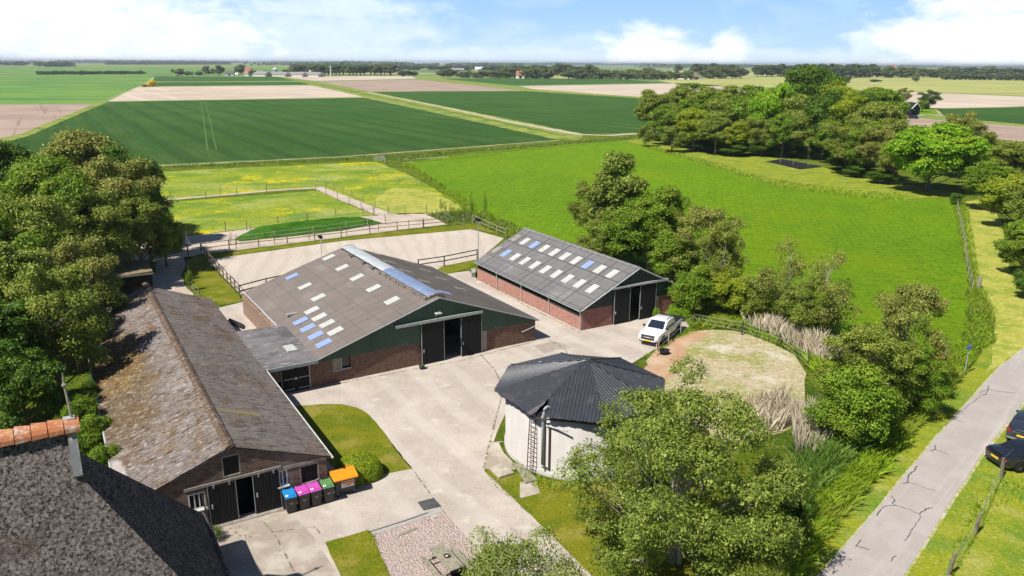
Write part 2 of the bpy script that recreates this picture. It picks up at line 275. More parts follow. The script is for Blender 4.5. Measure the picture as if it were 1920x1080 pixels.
def sheet_roof(name, base, dark, light, bw, bh, extra=(), slope=1.1, sk=.65, ms=.022):
    ax = 'yx0'
    return layered(name, base, [('brick', dark, .1, .9, dict(axes=ax, bw=bw, bh=bh, ms=.01, off=0, out='tone', k=.22)), ('attr', tuple(q*.42 for q in dark), .5, .95, dict(k=.75)), nz(light, .5, .72, s=.35, d=6, k=.6), nz(dark, .5, .75, s=1.2, d=6, r=.7, st=(.35, 1, 1), k=.75),
        nz(tuple(q*.45 for q in dark), .56, .75, s=5, d=5, r=.8, st=(.6, 1, 1), k=.6), nz(tuple(min(1, q*1.25) for q in light), .6, .8, s=8, d=4, r=.8, k=.5), ('brick', tuple(q*.4 for q in dark), .3, .9, dict(axes=ax, bw=bw, bh=bh, ms=ms, off=0, k=sk))]+list(extra), rough=.9, spec=.2, bump=[('noise', dict(s=9, d=5), .4, .02)])
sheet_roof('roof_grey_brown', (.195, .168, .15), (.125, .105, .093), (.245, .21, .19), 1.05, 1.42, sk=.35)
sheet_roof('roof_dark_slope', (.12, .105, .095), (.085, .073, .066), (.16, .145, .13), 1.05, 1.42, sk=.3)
sheet_roof('roof_grey', (.185, .18, .178), (.12, .115, .115), (.25, .24, .24), .93, 1.25, sk=.9, ms=.035)
moss = [('disc', (.105, .070, .024), .1, 1.0, dict(c=(-3.2, 15, 2.6), r3=(2.0, 6.5, 9), s=1.4, amp=1.3, k=.75)), ('disc', (.19, .115, .025), .2, .8, dict(c=(-2.9, 18.5, 2.6), r3=(1.4, 5, 9), s=2.2, amp=1.2, k=.7)), ('disc', (.11, .072, .032), .2, 1.0, dict(c=(-3.2, 8.0, 2.6), r3=(1.6, 2.8, 9), s=2, amp=1.2, k=.6)), nz((.125, .072, .026), .46, .62, s=.5, d=6, r=.8, loc=(4, 9, 0), k=.8), nz((.23, .14, .04), .56, .64, s=1.0, d=6, r=.8, loc=(14, 2, 0), k=.6), nz((.065, .04, .02), .55, .68, s=1.1, d=6, r=.75, st=(.8, 1, 1), k=.85), nz((.46, .425, .41), .54, .61, s=4.5, d=6, r=.85, st=(.35, 1.6, 1), k=.7), nz((.035, .025, .018), .52, .59, s=4.6, d=6, r=.85, st=(.35, 1.6, 1), loc=(7, 3, 0), k=.85)]
sheet_roof('roof_mossy', (.205, .178, .165), (.135, .115, .105), (.29, .265, .25), 1.1, 1.55, moss+[('disc', (.45, .42, .40), .05, .5, dict(c=(-4.15, 3.0, 2.2), r3=(.42, 2.0, 9), s=2.2, amp=.6, k=.6))], sk=.3)
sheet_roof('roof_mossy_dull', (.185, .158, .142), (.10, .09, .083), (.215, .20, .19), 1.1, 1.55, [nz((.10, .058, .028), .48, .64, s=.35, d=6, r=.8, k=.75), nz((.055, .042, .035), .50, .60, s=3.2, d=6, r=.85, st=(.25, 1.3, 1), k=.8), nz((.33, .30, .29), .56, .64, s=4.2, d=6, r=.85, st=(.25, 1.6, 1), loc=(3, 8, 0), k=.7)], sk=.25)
layered('flat_felt', (.155, .145, .15), [nz((.09, .085, .088), .45, .65, s=.6, d=5), nz((.36, .34, .34), .54, .66, s=1.1, d=6, r=.7, st=(1, 2.6, 1), k=.85), ('brick', (.06, .055, .055), .3, .9, dict(axes='xy', bw=6, bh=1.0, ms=.025, k=.7)), nz((.22, .17, .14), .55, .7, s=2, d=5, k=.6)], rough=.85)
layered('moss_orange', (.20, .165, .08), [nz((.20, .17, .13), .45, .6, s=1.1, d=5), nz((.42, .26, .03), .5, .7, s=2.5, d=5, k=.7)], rough=.95)
layered('cladding_green', (.036, .078, .052), [nz((.026, .058, .04), .45, .7, s=.7, d=5, st=(1, 1, .3)), nz((.075, .12, .09), .56, .8, s=2.5, d=5, st=(1, 1, .2), k=.6)], rough=.5, spec=.4)
layered('cladding_dark', (.018, .035, .030), [nz((.012, .022, .02), .45, .7, s=.7, d=5, st=(1, 1, .3)), nz((.04, .06, .05), .56, .8, s=2.5, d=5, st=(1, 1, .2), k=.6)], rough=.5, spec=.4)
layered('black_board', (.010, .010, .011), [nz((.02, .019, .019), .5, .75, s=3, d=5, st=(3, 3, .3)), ('wave', (.003, .003, .003), .85, .97, dict(s=2.1, axes='x00', k=.9))], rough=.7, spec=.25)
layered('dark_void', (.004, .004, .004), [nz((.008, .007, .006), .5, .8, s=3)], rough=1)
layered('barn_floor', (.34, .26, .18), [nz((.24, .17, .11), .42, .65, s=.6, d=5), nz((.40, .32, .24), .5, .75, s=3, d=5, k=.6)], rough=.95)
plain('galvanised', (.50, .51, .50), .45, .5, .3); plain('white_trim', (.66, .66, .64), .5); plain('grey_gutter', (.26, .28, .28), .5); plain('pale_gutter', (.42, .42, .42), .5)
plain('concrete_grey', (.36, .34, .31), .9); plain('cement_beam', (.30, .26, .225), .9, var=.2); plain('glass_dark', (.012, .014, .017), .12, .6, var=.05); plain('rail_steel', (.33, .36, .33), .5, .4)
layered('skylight_white', (.54, .54, .52), [nz((.40, .39, .35), .45, .7, s=2.5, d=5, k=.7)], rough=.4, trans=.15)
layered('skylight_blue', (.27, .36, .60), [nz((.33, .40, .56), .5, .75, s=2.5, d=5, k=.7)], rough=.4, trans=.15)
layered('skylight_dull', (.26, .235, .2), [nz((.17, .15, .13), .45, .7, s=2.5, d=5, k=.8)], rough=.7)
layered('ridge_white', (.50, .53, .54), [nz((.36, .39, .41), .45, .7, s=1.6, d=5), nz((.66, .68, .68), .55, .75, s=3, k=.6)], rough=.35, spec=.5, trans=.15)
layered('ridge_blue', (.20, .26, .40), [nz((.27, .33, .46), .45, .7, s=1.6, d=5), nz((.40, .44, .5), .6, .8, s=5, k=.6)], rough=.3, spec=.5, trans=.15)
layered('ridge_tile', (.20, .17, .145), [nz((.34, .31, .27), .52, .7, s=2.5, d=5), nz((.09, .075, .06), .5, .7, s=4, d=5)], rough=.95)
layered('ridge_mossy', (.115, .075, .05), [nz((.24, .21, .18), .5, .68, s=3.5, d=5), nz((.05, .035, .02), .5, .7, s=6, d=5)], rough=.95)
layered('thatch', (.255, .21, .187), [nz((.16, .13, .113), .42, .62, s=.8, d=6, r=.7), nz((.46, .41, .385), .49, .56, s=7.5, d=6, r=.9, k=.95), nz((.035, .028, .026), .49, .56, s=8.5, d=6, r=.85, loc=(5, 5, 5), k=.95), nz((.17, .125, .095), .54, .72, s=.7, d=5, loc=(9, 9, 1), k=.7), nz((.42, .39, .37), .6, .7, s=12, d=4, r=.9, loc=(1, 5, 5), k=.8)], rough=1, spec=.05, bump=[('noise', dict(s=9, d=6, r=.85), 1, .22)])
layered('ridge_orange_tile', (.46, .17, .075), [nz((.58, .42, .34), .5, .62, s=2.6, d=5, r=.7), nz((.24, .085, .045), .52, .72, s=5, d=5, k=.8), nz((.52, .30, .06), .58, .7, s=3.2, loc=(4, 4, 4), k=.7)], rough=.85, bump=[('noise', dict(s=20, d=4), .5, .02)])
layered('lead_board', (.13, .13, .135), [nz((.32, .28, .2), .5, .7, s=2.5, d=5), nz((.10, .10, .105), .5, .75, s=6, k=.7)], rough=.6)
layered('silo_concrete', (.39, .37, .345), [nz((.47, .45, .43), .42, .65, s=1.2, d=5, st=(1, 1, .25)), nz((.40, .37, .34), .5, .72, s=2.5, d=6, st=(1, 1, .2), k=.8), nz((.30, .26, .2), .55, .8, s=8, d=5, k=.5), ('wave', (.42, .39, .36), .4, .9, dict(s=.32, rot=0, axes='z00', dist=.6, k=.35))], rough=.9, spec=.2)
layered('silo_sheet', (.040, .042, .050), [nz((.065, .066, .075), .5, .72, s=1.2, d=5, k=.9), nz((.11, .105, .11), .56, .72, s=2.5, d=5, r=.7, k=.6), nz((.018, .018, .022), .5, .75, s=6, d=4, k=.6)], rough=.45, spec=.45)
layered('silo_sheet_worn', (.11, .095, .11), [nz((.2, .17, .19), .5, .7, s=3, d=5), nz((.05, .045, .05), .5, .72, s=5, k=.7)], rough=.5, spec=.4)
plain('rust_steel', (.085, .045, .032), .8, var=.3); plain('pvc_grey', (.30, .32, .35), .45, .5); plain('brown_pipe', (.10, .065, .05), .7)
plain('slab_concrete', (.44, .39, .31), .95, var=.2); plain('weathered_wood', (.30, .275, .2), .9, var=.25, s=6); plain('fence_wood', (.23, .185, .13), .9, var=.3, s=4); plain('fence_pale', (.36, .33, .22), .9, var=.25, s=4); plain('post_dark', (.085, .06, .05), .9, var=.35, s=6)
plain('steel_plate', (.12, .12, .115), .5, .5, .3, var=.2); plain('wire', (.40, .42, .40), .5, .5, .4); plain('tape_white', (.55, .55, .52), .6)
plain('bin_black', (.022, .022, .024), .45, .5, var=.1); plain('lid_blue', (.015, .22, .52), .4, .5, var=.06); plain('lid_magenta', (.52, .075, .40), .4, .5, var=.06); plain('lid_green', (.10, .24, .085), .4, .5, var=.06); plain('lid_orange', (.85, .27, .008), .4, .5, var=.05)
plain('rubber', (.015, .015, .016), .85, .2, var=.1); plain('sticker', (.70, .70, .68), .5); plain('sticker_orange', (.62, .18, .05), .5)
plain('paint_white', (.74, .75, .76), .25, .5, 0, .6, var=.02); plain('paint_black', (.012, .014, .020), .22, .5, 0, .8, var=.05); plain('paint_blueblack', (.022, .028, .045), .22, .5, 0, .8, var=.05)
plain('car_glass', (.015, .022, .035), .06, .8, 0, .5, var=.05); plain('chrome', (.45, .46, .48), .2, .6, .8, var=.05); plain('alloy', (.10, .10, .105), .35, .6, .5); plain('lamp_red', (.30, .008, .02), .25, .6, 0, .5); plain('lamp_clear', (.55, .57, .60), .15, .7, 0, .5); plain('plate_yellow', (.78, .52, .03), .5, var=.04); plain('plastic_black', (.018, .018, .019), .6, .3)
plain('road_sign_blue', (.05, .12, .30), .4); plain('pole_grey', (.42, .45, .44), .5, .5, .3)
plain('far_roof_grey', (.25, .235, .23), .9); plain('far_roof_dark', (.10, .105, .12), .8); plain('far_roof_red', (.34, .14, .09), .9); plain('far_wall_pale', (.56, .53, .48), .9); plain('far_wall_brick', (.30, .19, .15), .9); plain('far_wall_white', (.72, .72, .70), .9); plain('silver', (.42, .45, .48), .4, .5, .5); plain('black_barn', (.012, .012, .014), .8); plain('gorse_yellow', (.80, .62, .01), .9)
# --- foliage: each leaf has its own random tone ('rnd'), each tree its own cast
def leafmat(name, dark, mid, light, young=None, yk=.5, trans=.22, ns=.7):
    ls = [('attr', mid, .1, .5, {}), ('attr', light, .55, 1.0, dict(k=.85)), nz(tuple(q*.6 for q in mid), .5, .7, s=ns, d=3, k=.4)]
    if young: ls.append(nz(young, .48, .62, s=ns*.8, d=3, loc=(11, 5, 2), k=yk))
    return layered(name, dark, ls, rough=.55, spec=.22, trans=trans)
leafmat('leaf_olive', (.080, .115, .010), (.180, .235, .024), (.36, .41, .075), (.26, .27, .045), .4)
leafmat('leaf_brown', (.090, .115, .012), (.205, .23, .034), (.40, .40, .10), (.30, .265, .07), .4)
leafmat('leaf_green', (.045, .105, .006), (.125, .225, .010), (.28, .40, .03), (.24, .27, .025), .45)
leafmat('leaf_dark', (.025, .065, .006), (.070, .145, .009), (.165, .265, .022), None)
leafmat('leaf_bright', (.085, .19, .004), (.19, .37, .010), (.33, .52, .03), (.40, .45, .03), .35, .3)
leafmat('leaf_yellowgreen', (.11, .165, .006), (.25, .33, .013), (.42, .46, .035), (.40, .38, .04), .4, .3)
leafmat('leaf_ash', (.055, .085, .008), (.165, .225, .024), (.38, .43, .095), (.28, .31, .06), .3, .25, 1.2)
leafmat('leaf_far', (.080, .112, .030), (.135, .18, .05), (.20, .245, .075), (.16, .18, .045), .5)
leafmat('leaf_far_dark', (.055, .085, .028), (.095, .135, .042), (.145, .185, .06), None)
leafmat('leaf_hedge', (.13, .20, .006), (.27, .36, .012), (.45, .52, .03), None, .5, .25)
leafmat('leaf_gorse', (.45, .36, .005), (.75, .6, .01), (.85, .7, .02), None)
leafmat('reed_green', (.055, .12, .018), (.13, .24, .035), (.27, .40, .08), (.24, .28, .06), .5, .3, .3)
leafmat('reed_lush', (.14, .235, .012), (.27, .40, .02), (.44, .56, .06), (.36, .38, .06), .5, .3, .3)
leafmat('reed_straw', (.42, .35, .24), (.60, .52, .39), (.76, .68, .54), None, .5, .2, .5)
leafmat('weed', (.075, .13, .012), (.14, .23, .02), (.25, .34, .05), (.36, .37, .18), .5, .3)
layered('bark', (.20, .165, .115), [nz((.12, .095, .065), .42, .62, s=3, d=5, st=(1, 1, .2)), nz((.32, .285, .22), .55, .75, s=5, d=4, k=.7)], rough=.95, spec=.1)
layered('bark_pale', (.40, .36, .28), [nz((.2, .17, .12), .5, .7, s=3, d=5, st=(1, 1, .2))], rough=.95, spec=.1)
layered('bark_dark', (.07, .055, .04), [nz((.12, .1, .07), .5, .7, s=3, d=5, st=(1, 1, .2))], rough=.95, spec=.1)
# ------------------------------------------------------------------ ground sheets
def ragged(pts, seg, amp):
    out = []; n = len(pts)
    for i in range(n):
        a, b = Vector(pts[i][:2]), Vector(pts[(i+1) % n][:2]); L = (b-a).length; k = max(1, min(400, int(L/seg)))
        d = (b-a)/max(L, 1e-6); nrm = Vector((-d.y, d.x)); ph = random.random()*9
        for j in range(k):
            t = j/k; w = 0 if j == 0 else amp*(math.sin(ph+t*L*.9)*.4+random.uniform(-1, 1)*.6)
            p = a+(b-a)*t+nrm*w; out.append((p.x, p.y))
    return out
def sheet(name, px, mat, lvl, seg=1.5, amp=.12, world=False, thick=0):
    pts = [tuple(p) if world else tuple(G(*p))[:2] for p in px]
    if amp: pts = ragged(pts, seg, amp)
    m = MB(); z = .004*lvl
    m.add([(x, y, z) for x, y in pts], [tuple(range(len(pts)))]); o = m.build(name, mat)
    if o.data.polygons[0].normal.z < 0: o.data.flip_normals()
    return struct(o)
def strip(name, px, w, mat, lvl, amp=.1, seg=1.5, world=False):
    P = [Vector((p if world else tuple(G(*p))[:2])) for p in px]; Lf = []; Rt = []
    for i, p in enumerate(P):
        d = (P[min(i+1, len(P)-1)]-P[max(0, i-1)]).normalized(); n = Vector((-d.y, d.x))
        ww = w[i] if hasattr(w, '__len__') else w
        Lf.append(p+n*ww/2); Rt.append(p-n*ww/2)
    return sheet(name, [tuple(q) for q in Lf+Rt[::-1]], mat, lvl, seg, amp, True)
m = MB(); m.add([(-19000, -300, 0), (19000, -300, 0), (19000, 20000, 0), (-19000, 20000, 0)], [(0, 1, 2, 3)]); struct(m.build('ground', 'far_land'))
# near ground of rough grass
sheet('grass_ground', [(-900, 330), (-60, 330), (300, 309), (640, 293), (1045, 262), (1097, 251), (1200, 250), (1500, 236), (1690, 232), (1800, 250), (1960, 268), (2600, 330), (3200, 900), (2600, 2400), (-400, 2400), (-1500, 900)], 'rough_grass', 1, 6, .8)
# far fields
sheet('far_field', [(-400, 126), (0, 125), (320, 126), (660, 128), (800, 134), (560, 139), (270, 137), (-400, 137)], 'far_meadow', 1, 60, 3)
sheet('far_field', [(-500, 139), (275, 139), (292, 143), (257, 163), (180, 194), (0, 195), (-500, 198)], 'far_meadow', 1, 20, 2)
sheet('far_field', [(-600, 124), (-200, 119.2), (500, 120), (900, 124), (1010, 133), (640, 128), (0, 124)], 'olive_strip', 1, 100, 4)
sheet('bare_field', [(-600, 198), (0, 196), (180, 195), (52, 250), (-90, 290), (-700, 320)], 'pink_field', 2, 6, .5)
sheet('bare_field', [(257, 163), (583, 160), (683, 181), (203, 190)], 'tan_field', 2, 15, .6)
sheet('crop_field', [(205, 191), (683, 183), (1048, 262), (640, 293), (300, 308), (-90, 332), (-140, 310), (58, 250)], 'crop_green', 2, 4, .35)
sheet('grass_strip', [(176, 195), (206, 189.5), (60, 252), (-140, 312), (-190, 300), (40, 251)], 'olive_strip', 3, 4, .5)
sheet('crop_field', [(290, 143), (520, 144), (552, 151.5), (287, 153)], 'crop_green', 2, 20, 1)
sheet('crop_field', [(287, 154.5), (560, 153.3), (583, 159), (275, 162)], 'crop_green', 2, 20, 1)
sheet('bare_field', [(525, 144), (770, 142), (782, 147.5), (590, 151.5)], 'tan_field', 2, 20, 1)
sheet('bare_field', [(596, 153), (785, 149.5), (990, 170), (692, 171)], 'pink_field', 2, 15, 1)
sheet('crop_field', [(692, 172), (1030, 170.5), (1210, 184), (1600, 215), (1500, 236), (1200, 249), (1095, 251)], 'crop_green', 2, 6, .6)
sheet('grass_strip', [(520, 143.5), (530, 143.5), (690, 171), (1095, 251), (1085, 262), (1045, 262), (683, 182), (583, 159)], 'olive_strip', 3, 6, .5)
strip('ditch', [(540, 148), (600, 158), (686, 177), (860, 213), (1060, 255)], [2.2, 2.2, 2, 1.6, 1.4], 'dark_strip', 4, .3, 5)
strip('path', [(690, 173), (850, 205), (960, 229), (1085, 252), (1140, 254), (1200, 250)], [2.0, 2.4, 2.6, 3.4, 3.2, 3.0], 'track_sand', 5, .25, 3)
sheet('crop_field', [(820, 147.3), (1150, 147.3), (1245, 155), (968, 160)], 'crop_green', 2, 20, 1)
sheet('bare_field', [(972, 161.5), (1290, 156), (1450, 168), (1400, 186), (1210, 182), (1010, 169)], 'tan_field', 2, 20, 1)
sheet('grass_strip', [(780, 143), (815, 146), (1010, 168), (1215, 183), (1210, 185), (990, 171), (785, 149)], 'olive_strip', 3, 15, 1)
sheet('far_field', [(1230, 149.5), (1330, 146.5), (1600, 142), (1930, 149), (2500, 154), (2500, 186), (1925, 180), (1700, 171), (1280, 160)], 'yellow_field', 2, 30, 2)
sheet('far_field', [(970, 135), (1000, 133.5), (1400, 137), (1600, 139), (1600, 141), (1200, 146), (980, 145.5)], 'yellow_field', 1, 60, 3)
for q in ([(1590, 150), (1760, 153), (1940, 158.5)], [(1600, 158), (1780, 163), (1940, 169)], [(1300, 153), (1450, 158), (1560, 159)]): strip('ditch', q, 2.5, 'dark_strip', 3, .4, 10)
sheet('bare_field', [(1560, 172), (1705, 172), (1925, 181.5), (2400, 190), (2400, 205), (1925, 199), (1750, 203), (1560, 205)], 'tan_field', 3, 15, .8)
strip('ditch', [(1680, 170), (1760, 174), (1925, 180)], 3, 'dark_strip', 4, .4, 6); strip('ditch', [(1700, 182), (1770, 184.5), (1925, 190)], 1.8, 'dark_strip', 4, .4, 6)
sheet('crop_field', [(1755, 204), (1925, 200.5), (2300, 204), (2300, 250), (1925, 234), (1820, 226), (1770, 217)], 'crop_green', 4, 8, .6)
sheet('bare_field', [(1500, 217), (1690, 218), (1850, 229), (1925, 236), (2300, 254), (2300, 300), (1925, 268), (1800, 251), (1690, 233), (1500, 236)], 'pink_field', 4, 6, .5)
sheet('grass_strip', [(1640, 212), (1700, 213), (1925, 234), (2300, 250), (2300, 256), (1925, 238), (1690, 219)], 'olive_strip', 5, 6, .4)
sheet('lawn_far', [(1640, 203), (1752, 203), (1760, 214), (1640, 216)], 'meadow', 5, 5, .3).name = 'lawn'
# tramlines in the crop
for a, b in (((377, 191), (389, 281)), ((385, 191), (406, 282))): strip('tractor_track', [a, ((a[0]+b[0])/2+.6, (a[1]+b[1])/2), b], .26, 'tram_crop', 4, .1, 1.5)
# banks and tracks between crop and paddocks
sheet('bank', [(300, 310), (640, 294), (1045, 264), (1165, 257), (1210, 268), (1080, 272), (870, 289), (757, 304), (700, 302), (310, 321), (-60, 345), (-90, 333)], 'rough_grass', 2, 2, .4)
strip('path', [(-90, 331), (300, 311), (640, 294), (1048, 263)], .7, 'track_sand', 3, .12, 1.2)
strip('path', [(745, 300), (860, 293), (1000, 279), (1100, 271)], .5, 'track_sand', 3, .14, 1.2); strip('path', [(755, 305), (860, 297), (940, 289)], .4, 'track_sand', 3, .14, 1.2)
sheet('meadow', [(757, 306), (870, 290), (1080, 270), (1165, 264), (1230, 280), (1340, 312), (1450, 347), (1600, 367), (1700, 374), (1785, 370), (1800, 450), (1815, 520), (1812, 620), (1790, 660), (1650, 660), (1500, 620), (1350, 560), (1200, 490), (1000, 437), (905, 410)], 'meadow', 3, 1.5, .3)
sheet('paddock', [(300, 322), (705, 303), (760, 325), (878, 388), (840, 402), (740, 404), (680, 382), (600, 351), (300, 376), (120, 390), (100, 335)], 'paddock', 3, 1.5, .2)
sheet('paddock', [(300, 380), (595, 358), (665, 388), (705, 404), (640, 409), (450, 430), (330, 447), (150, 470), (130, 396)], 'paddock', 3, 1.5, .2)
sheet('bare_patch', [(735, 352), (800, 356), (872, 388), (838, 400), (745, 402), (690, 380)], 'mown_path', 4, 1, .5)
strip('path', [(110, 395), (310, 375), (500, 358), (596, 352), (650, 374), (722, 403), (736, 412)], [1.6, 1.5, 1.4, 2.2, 2.4, 2.4, 3], 'track_sand', 5, .08, 1)
sheet('sand_yard', [(330, 446), (452, 431), (560, 417), (640, 408), (706, 405), (722, 401), (795, 399), (838, 421), (745, 432), (430, 471), (345, 480), (250, 500), (240, 460)], 'track_sand', 4, 1, .12)
sheet('arena', [(388, 487), (640, 452), (884, 430), (945, 447), (895, 489), (600, 560), (452, 552)], 'arena_sand', 3, 1, .05)
sheet('lawn', [(345, 482), (376, 480), (450, 556), (452, 566), (412, 572), (355, 540)], 'lawn', 3, 1, .05)
sheet('lawn', [(430, 473), (745, 434), (890, 419), (940, 440), (884, 429), (640, 451), (388, 486), (376, 479)], 'lawn', 4, 1, .05)
sheet('lawn', [(828, 500), (895, 486), (895, 496), (850, 512), (800, 520)], 'lawn', 5, 1, .05)
# dirt lane between the wood and the shed
strip('path', [(355, 470), (325, 490), (310, 520), (330, 560), (380, 590)], [3.5, 3, 3, 3.2, 3], 'track_sand', 3, .2, 1)
# yard
sheet('yard', [(780, 520), (880, 508), (893, 523), (1090, 620), (1225, 593), (1250, 588), (1290, 596), (1292, 612), (1245, 645), (1200, 672), (1170, 690), (1050, 720), (955, 760), (932, 810), (908, 882), (962, 932), (1118, 1085), (1240, 1260), (1060, 1300), (930, 1120), (880, 1020), (829, 954), (695, 1000), (610, 1017), (640, 1080), (700, 1250), (380, 1500), (120, 1400), (200, 900), (380, 930), (560, 780), (470, 690), (440, 650), (400, 580), (456, 566), (500, 640), (600, 720), (900, 640)], 'yard_concrete', 2, 1.2, .05)
sheet('lawn', [(548, 762), (600, 758), (640, 758), (668, 764), (690, 776), (706, 793), (737, 834), (772, 879), (700, 893), (650, 905), (600, 850)], 'lawn', 4, .6, .05)
sheet('lawn', [(610, 1017), (686, 995), (697, 1002), (733, 1085), (790, 1200), (690, 1230), (640, 1082)], 'lawn', 4, .5, .05)
sheet('gravel_bed', [(697, 1001), (828, 956), (882, 1012), (935, 1085), (1010, 1200), (800, 1210), (733, 1082)], 'gravel', 4, .4, .04)
sheet('lawn', [(908, 884), (930, 880), (990, 892), (1060, 905), (1260, 880), (1420, 940), (1500, 1080), (1480, 1300), (1260, 1330), (1118, 1086), (962, 934)], 'lawn', 4, .6, .06)
# different pour of concrete by the low barn and at the silo
sheet('old_slab', [(395, 992), (540, 957), (592, 1012), (640, 1085), (700, 1260), (480, 1300), (430, 1100)], 'old_concrete', 3, .7, .03)
sheet('old_slab', [(918, 828), (935, 829), (945, 850), (975, 880), (930, 884), (907, 878)], 'old_concrete', 3, .7, .03)
sheet('old_slab', [(975, 905), (1005, 900), (1012, 925), (975, 935)], 'old_concrete', 5, .7, .03)
sheet('old_slab', [(1000, 648), (1040, 640), (1068, 650), (1020, 663)], 'old_concrete', 3, .7, .05)
for q, w in (([(945, 727), (928, 790), (918, 830), (907, 880)], .10), ([(898, 662), (925, 690), (945, 727)], .10), ([(918, 829), (948, 829)], .1), ([(1025, 635), (1060, 655), (1075, 690)], .10), ([(540, 957), (500, 905 + 60), (470, 978)], .05), ([(448, 986), (462, 1008)], .05), ([(430, 990), (458, 1010), (500, 1000), (590, 988), (600, 1000)], .07), ([(478, 965), (500, 985), (520, 1010), (560, 1090)], .07),
             ([(828, 955), (772, 879), (735, 833)], .05), ([(895, 523), (990, 575), (1089, 624)], .12), ([(1003, 640), (870, 675), (583, 729)], .09)):
    strip('slab_joint', q, w, 'joint_dirt', 4, .04, .35)
m = MB(); q = [G(160+x/1, y) for x, y in ()]
strip('kerb', [(695, 1001), (828, 955)], .42, 'concrete_grey', 6, .01, 1)
strip('drain_slot', [(690, 999), (760, 977), (803, 962)], .07, 'black_pool', 7, .005, 1)
sheet('bare_paddock', [(1222, 665), (1262, 638), (1302, 621), (1375, 620), (1440, 640), (1490, 665), (1512, 700), (1505, 760), (1470, 810), (1380, 830), (1260, 800), (1200, 720)], 'bare_paddock', 3, 1.3, .45)
sheet('bare_soil', [(1222, 664), (1262, 638), (1302, 621), (1330, 625), (1290, 650), (1270, 700), (1240, 720), (1200, 700)], 'bare_soil', 4, .5, .25)
# road
RL = [(1500, 1125), (1538, 1078), (1640, 960), (1760, 815), (1873, 690), (1925, 650), (2010, 596), (2100, 560)]
RR = [(2300, 590), (2080, 655), (1925, 747), (1840, 853), (1745, 1000), (1695, 1080), (1650, 1150)]
sheet('verge', [(1400, 1130), (1470, 1080), (1600, 930), (1730, 775), (1820, 690), (1850, 650), (1960, 600), (2300, 500), (2400, 620), (2000, 1200), (1700, 1400), (1350, 1300)], 'verge_grass', 3, .8, .2)
sheet('mown_path', [(1810, 378), (1850, 372), (1880, 420), (1890, 500), (1925, 560), (2050, 590), (1925, 648), (1850, 700), (1868, 640), (1862, 580), (1835, 535), (1822, 470), (1812, 420)], 'mown_path', 4, .8, .15)
sheet('road_shoulder', [(1494, 1127), (1533, 1078), (1636, 960), (1757, 814), (1871, 688), (1924, 648), (2100, 556), (2300, 502), (2340, 600), (2082, 659), (1928, 751), (1845, 856), (1750, 1002), (1701, 1080), (1656, 1154)], 'road_edge', 5, .08, .05)
sheet('road', RL+[(2300, 505)]+RR, 'asphalt', 7, .15, .035)
def cracks():
    Z = lambda x, y: tuple(G(1280+x/3, 720+y/3))[:2]
    L = [[(1722, 10), (1716, 35), (1670, 50), (1700, 62), (1720, 30), (1760, 40)], [(1710, 60), (1670, 70), (1640, 100), (1610, 120), (1580, 145), (1545, 165), (1530, 195), (1500, 212), (1475, 240)], [(1530, 200), (1560, 210), (1590, 218)], [(1760, 42), (1820, 48), (1870, 53)],
         [(1420, 345), (1420, 370), (1395, 382)], [(1420, 372), (1460, 385), (1495, 398)], [(1320, 462), (1300, 490), (1268, 518), (1268, 555), (1235, 563)], [(1268, 556), (1320, 568), (1360, 585), (1430, 608)],
         [(1175, 632), (1192, 655), (1180, 675), (1205, 687), (1260, 705), (1330, 732), (1370, 708), (1405, 697)], [(1205, 686), (1150, 685), (1120, 700), (1092, 743)], [(1330, 732), (1338, 755), (1312, 790), (1290, 820), (1270, 860), (1245, 888)],
         [(1002, 880), (972, 915), (1000, 918), (1048, 937)], [(975, 912), (985, 908)], [(1200, 968), (1180, 980), (1170, 1000)]]
    m = MB()
    for l in L:
        P = [Vector(Z(*p)) for p in l]; Q = [P[0]]
        for a, b in zip(P, P[1:]):
            k = max(1, int((b-a).length/.15))
            for j in range(1, k+1): Q.append(a+(b-a)*j/k+Vector((random.uniform(-.03, .03), random.uniform(-.03, .03))))
        vs = []; w = random.uniform(.018, .03)
        for i, p in enumerate(Q):
            d = (Q[min(i+1, len(Q)-1)]-Q[max(0, i-1)]); d = d.normalized() if d.length > 0 else Vector((1, 0)); n = Vector((-d.y, d.x))*w*random.uniform(.6, 1.4)
            vs += [(p.x+n.x, p.y+n.y, .032), (p.x-n.x, p.y-n.y, .032)]
        m.add(vs, [(2*i, 2*i+1, 2*i+3, 2*i+2) for i in range(len(Q)-1)])
    struct(m.build('road_crack_seal', 'bitumen'))
cracks()
# grassy mound in the sand yard
def mound():
    P = [G(u, v) for u, v in ((440, 448), (470, 433), (560, 421), (640, 413), (695, 411), (718, 419), (640, 433), (545, 444), (450, 453))]
    c = sum(P, Vector())/len(P); m = MB(); R = ragged([tuple(p)[:2] for p in P], 1.2, .15); n = len(R); rings = []
    for k, (f, z) in enumerate(((1, .02), (.93, .3), (.8, .62), (.5, .85), (.2, .95))):
        rings += [(c.x+(x-c.x)*f+random.uniform(-.1, .1)*(k > 0), c.y+(y-c.y)*f, z+random.uniform(-.06, .06)*(k > 0)) for x, y in R]
    fs = [(k*n+i, k*n+(i+1) % n, (k+1)*n+(i+1) % n, (k+1)*n+i) for k in range(4) for i in range(n)]+[tuple(4*n+i for i in range(n))]
    m.add(rings, fs); o = m.build('mound', 'mound_grass', smooth=True); struct(o)
mound()
sheet('grass_strip', [(1197, 257), (1260, 270), (1340, 292), (1440, 294), (1560, 317), (1700, 345), (1790, 362), (1790, 369), (1700, 373), (1600, 366), (1450, 346), (1340, 311), (1230, 279), (1165, 263)], 'verge_grass', 4, 1.5, .3)
o = sheet('manure_bed', [(1435, 303), (1465, 298), (1545, 313), (1500, 318)], 'black_pool', 6, 1, .1)
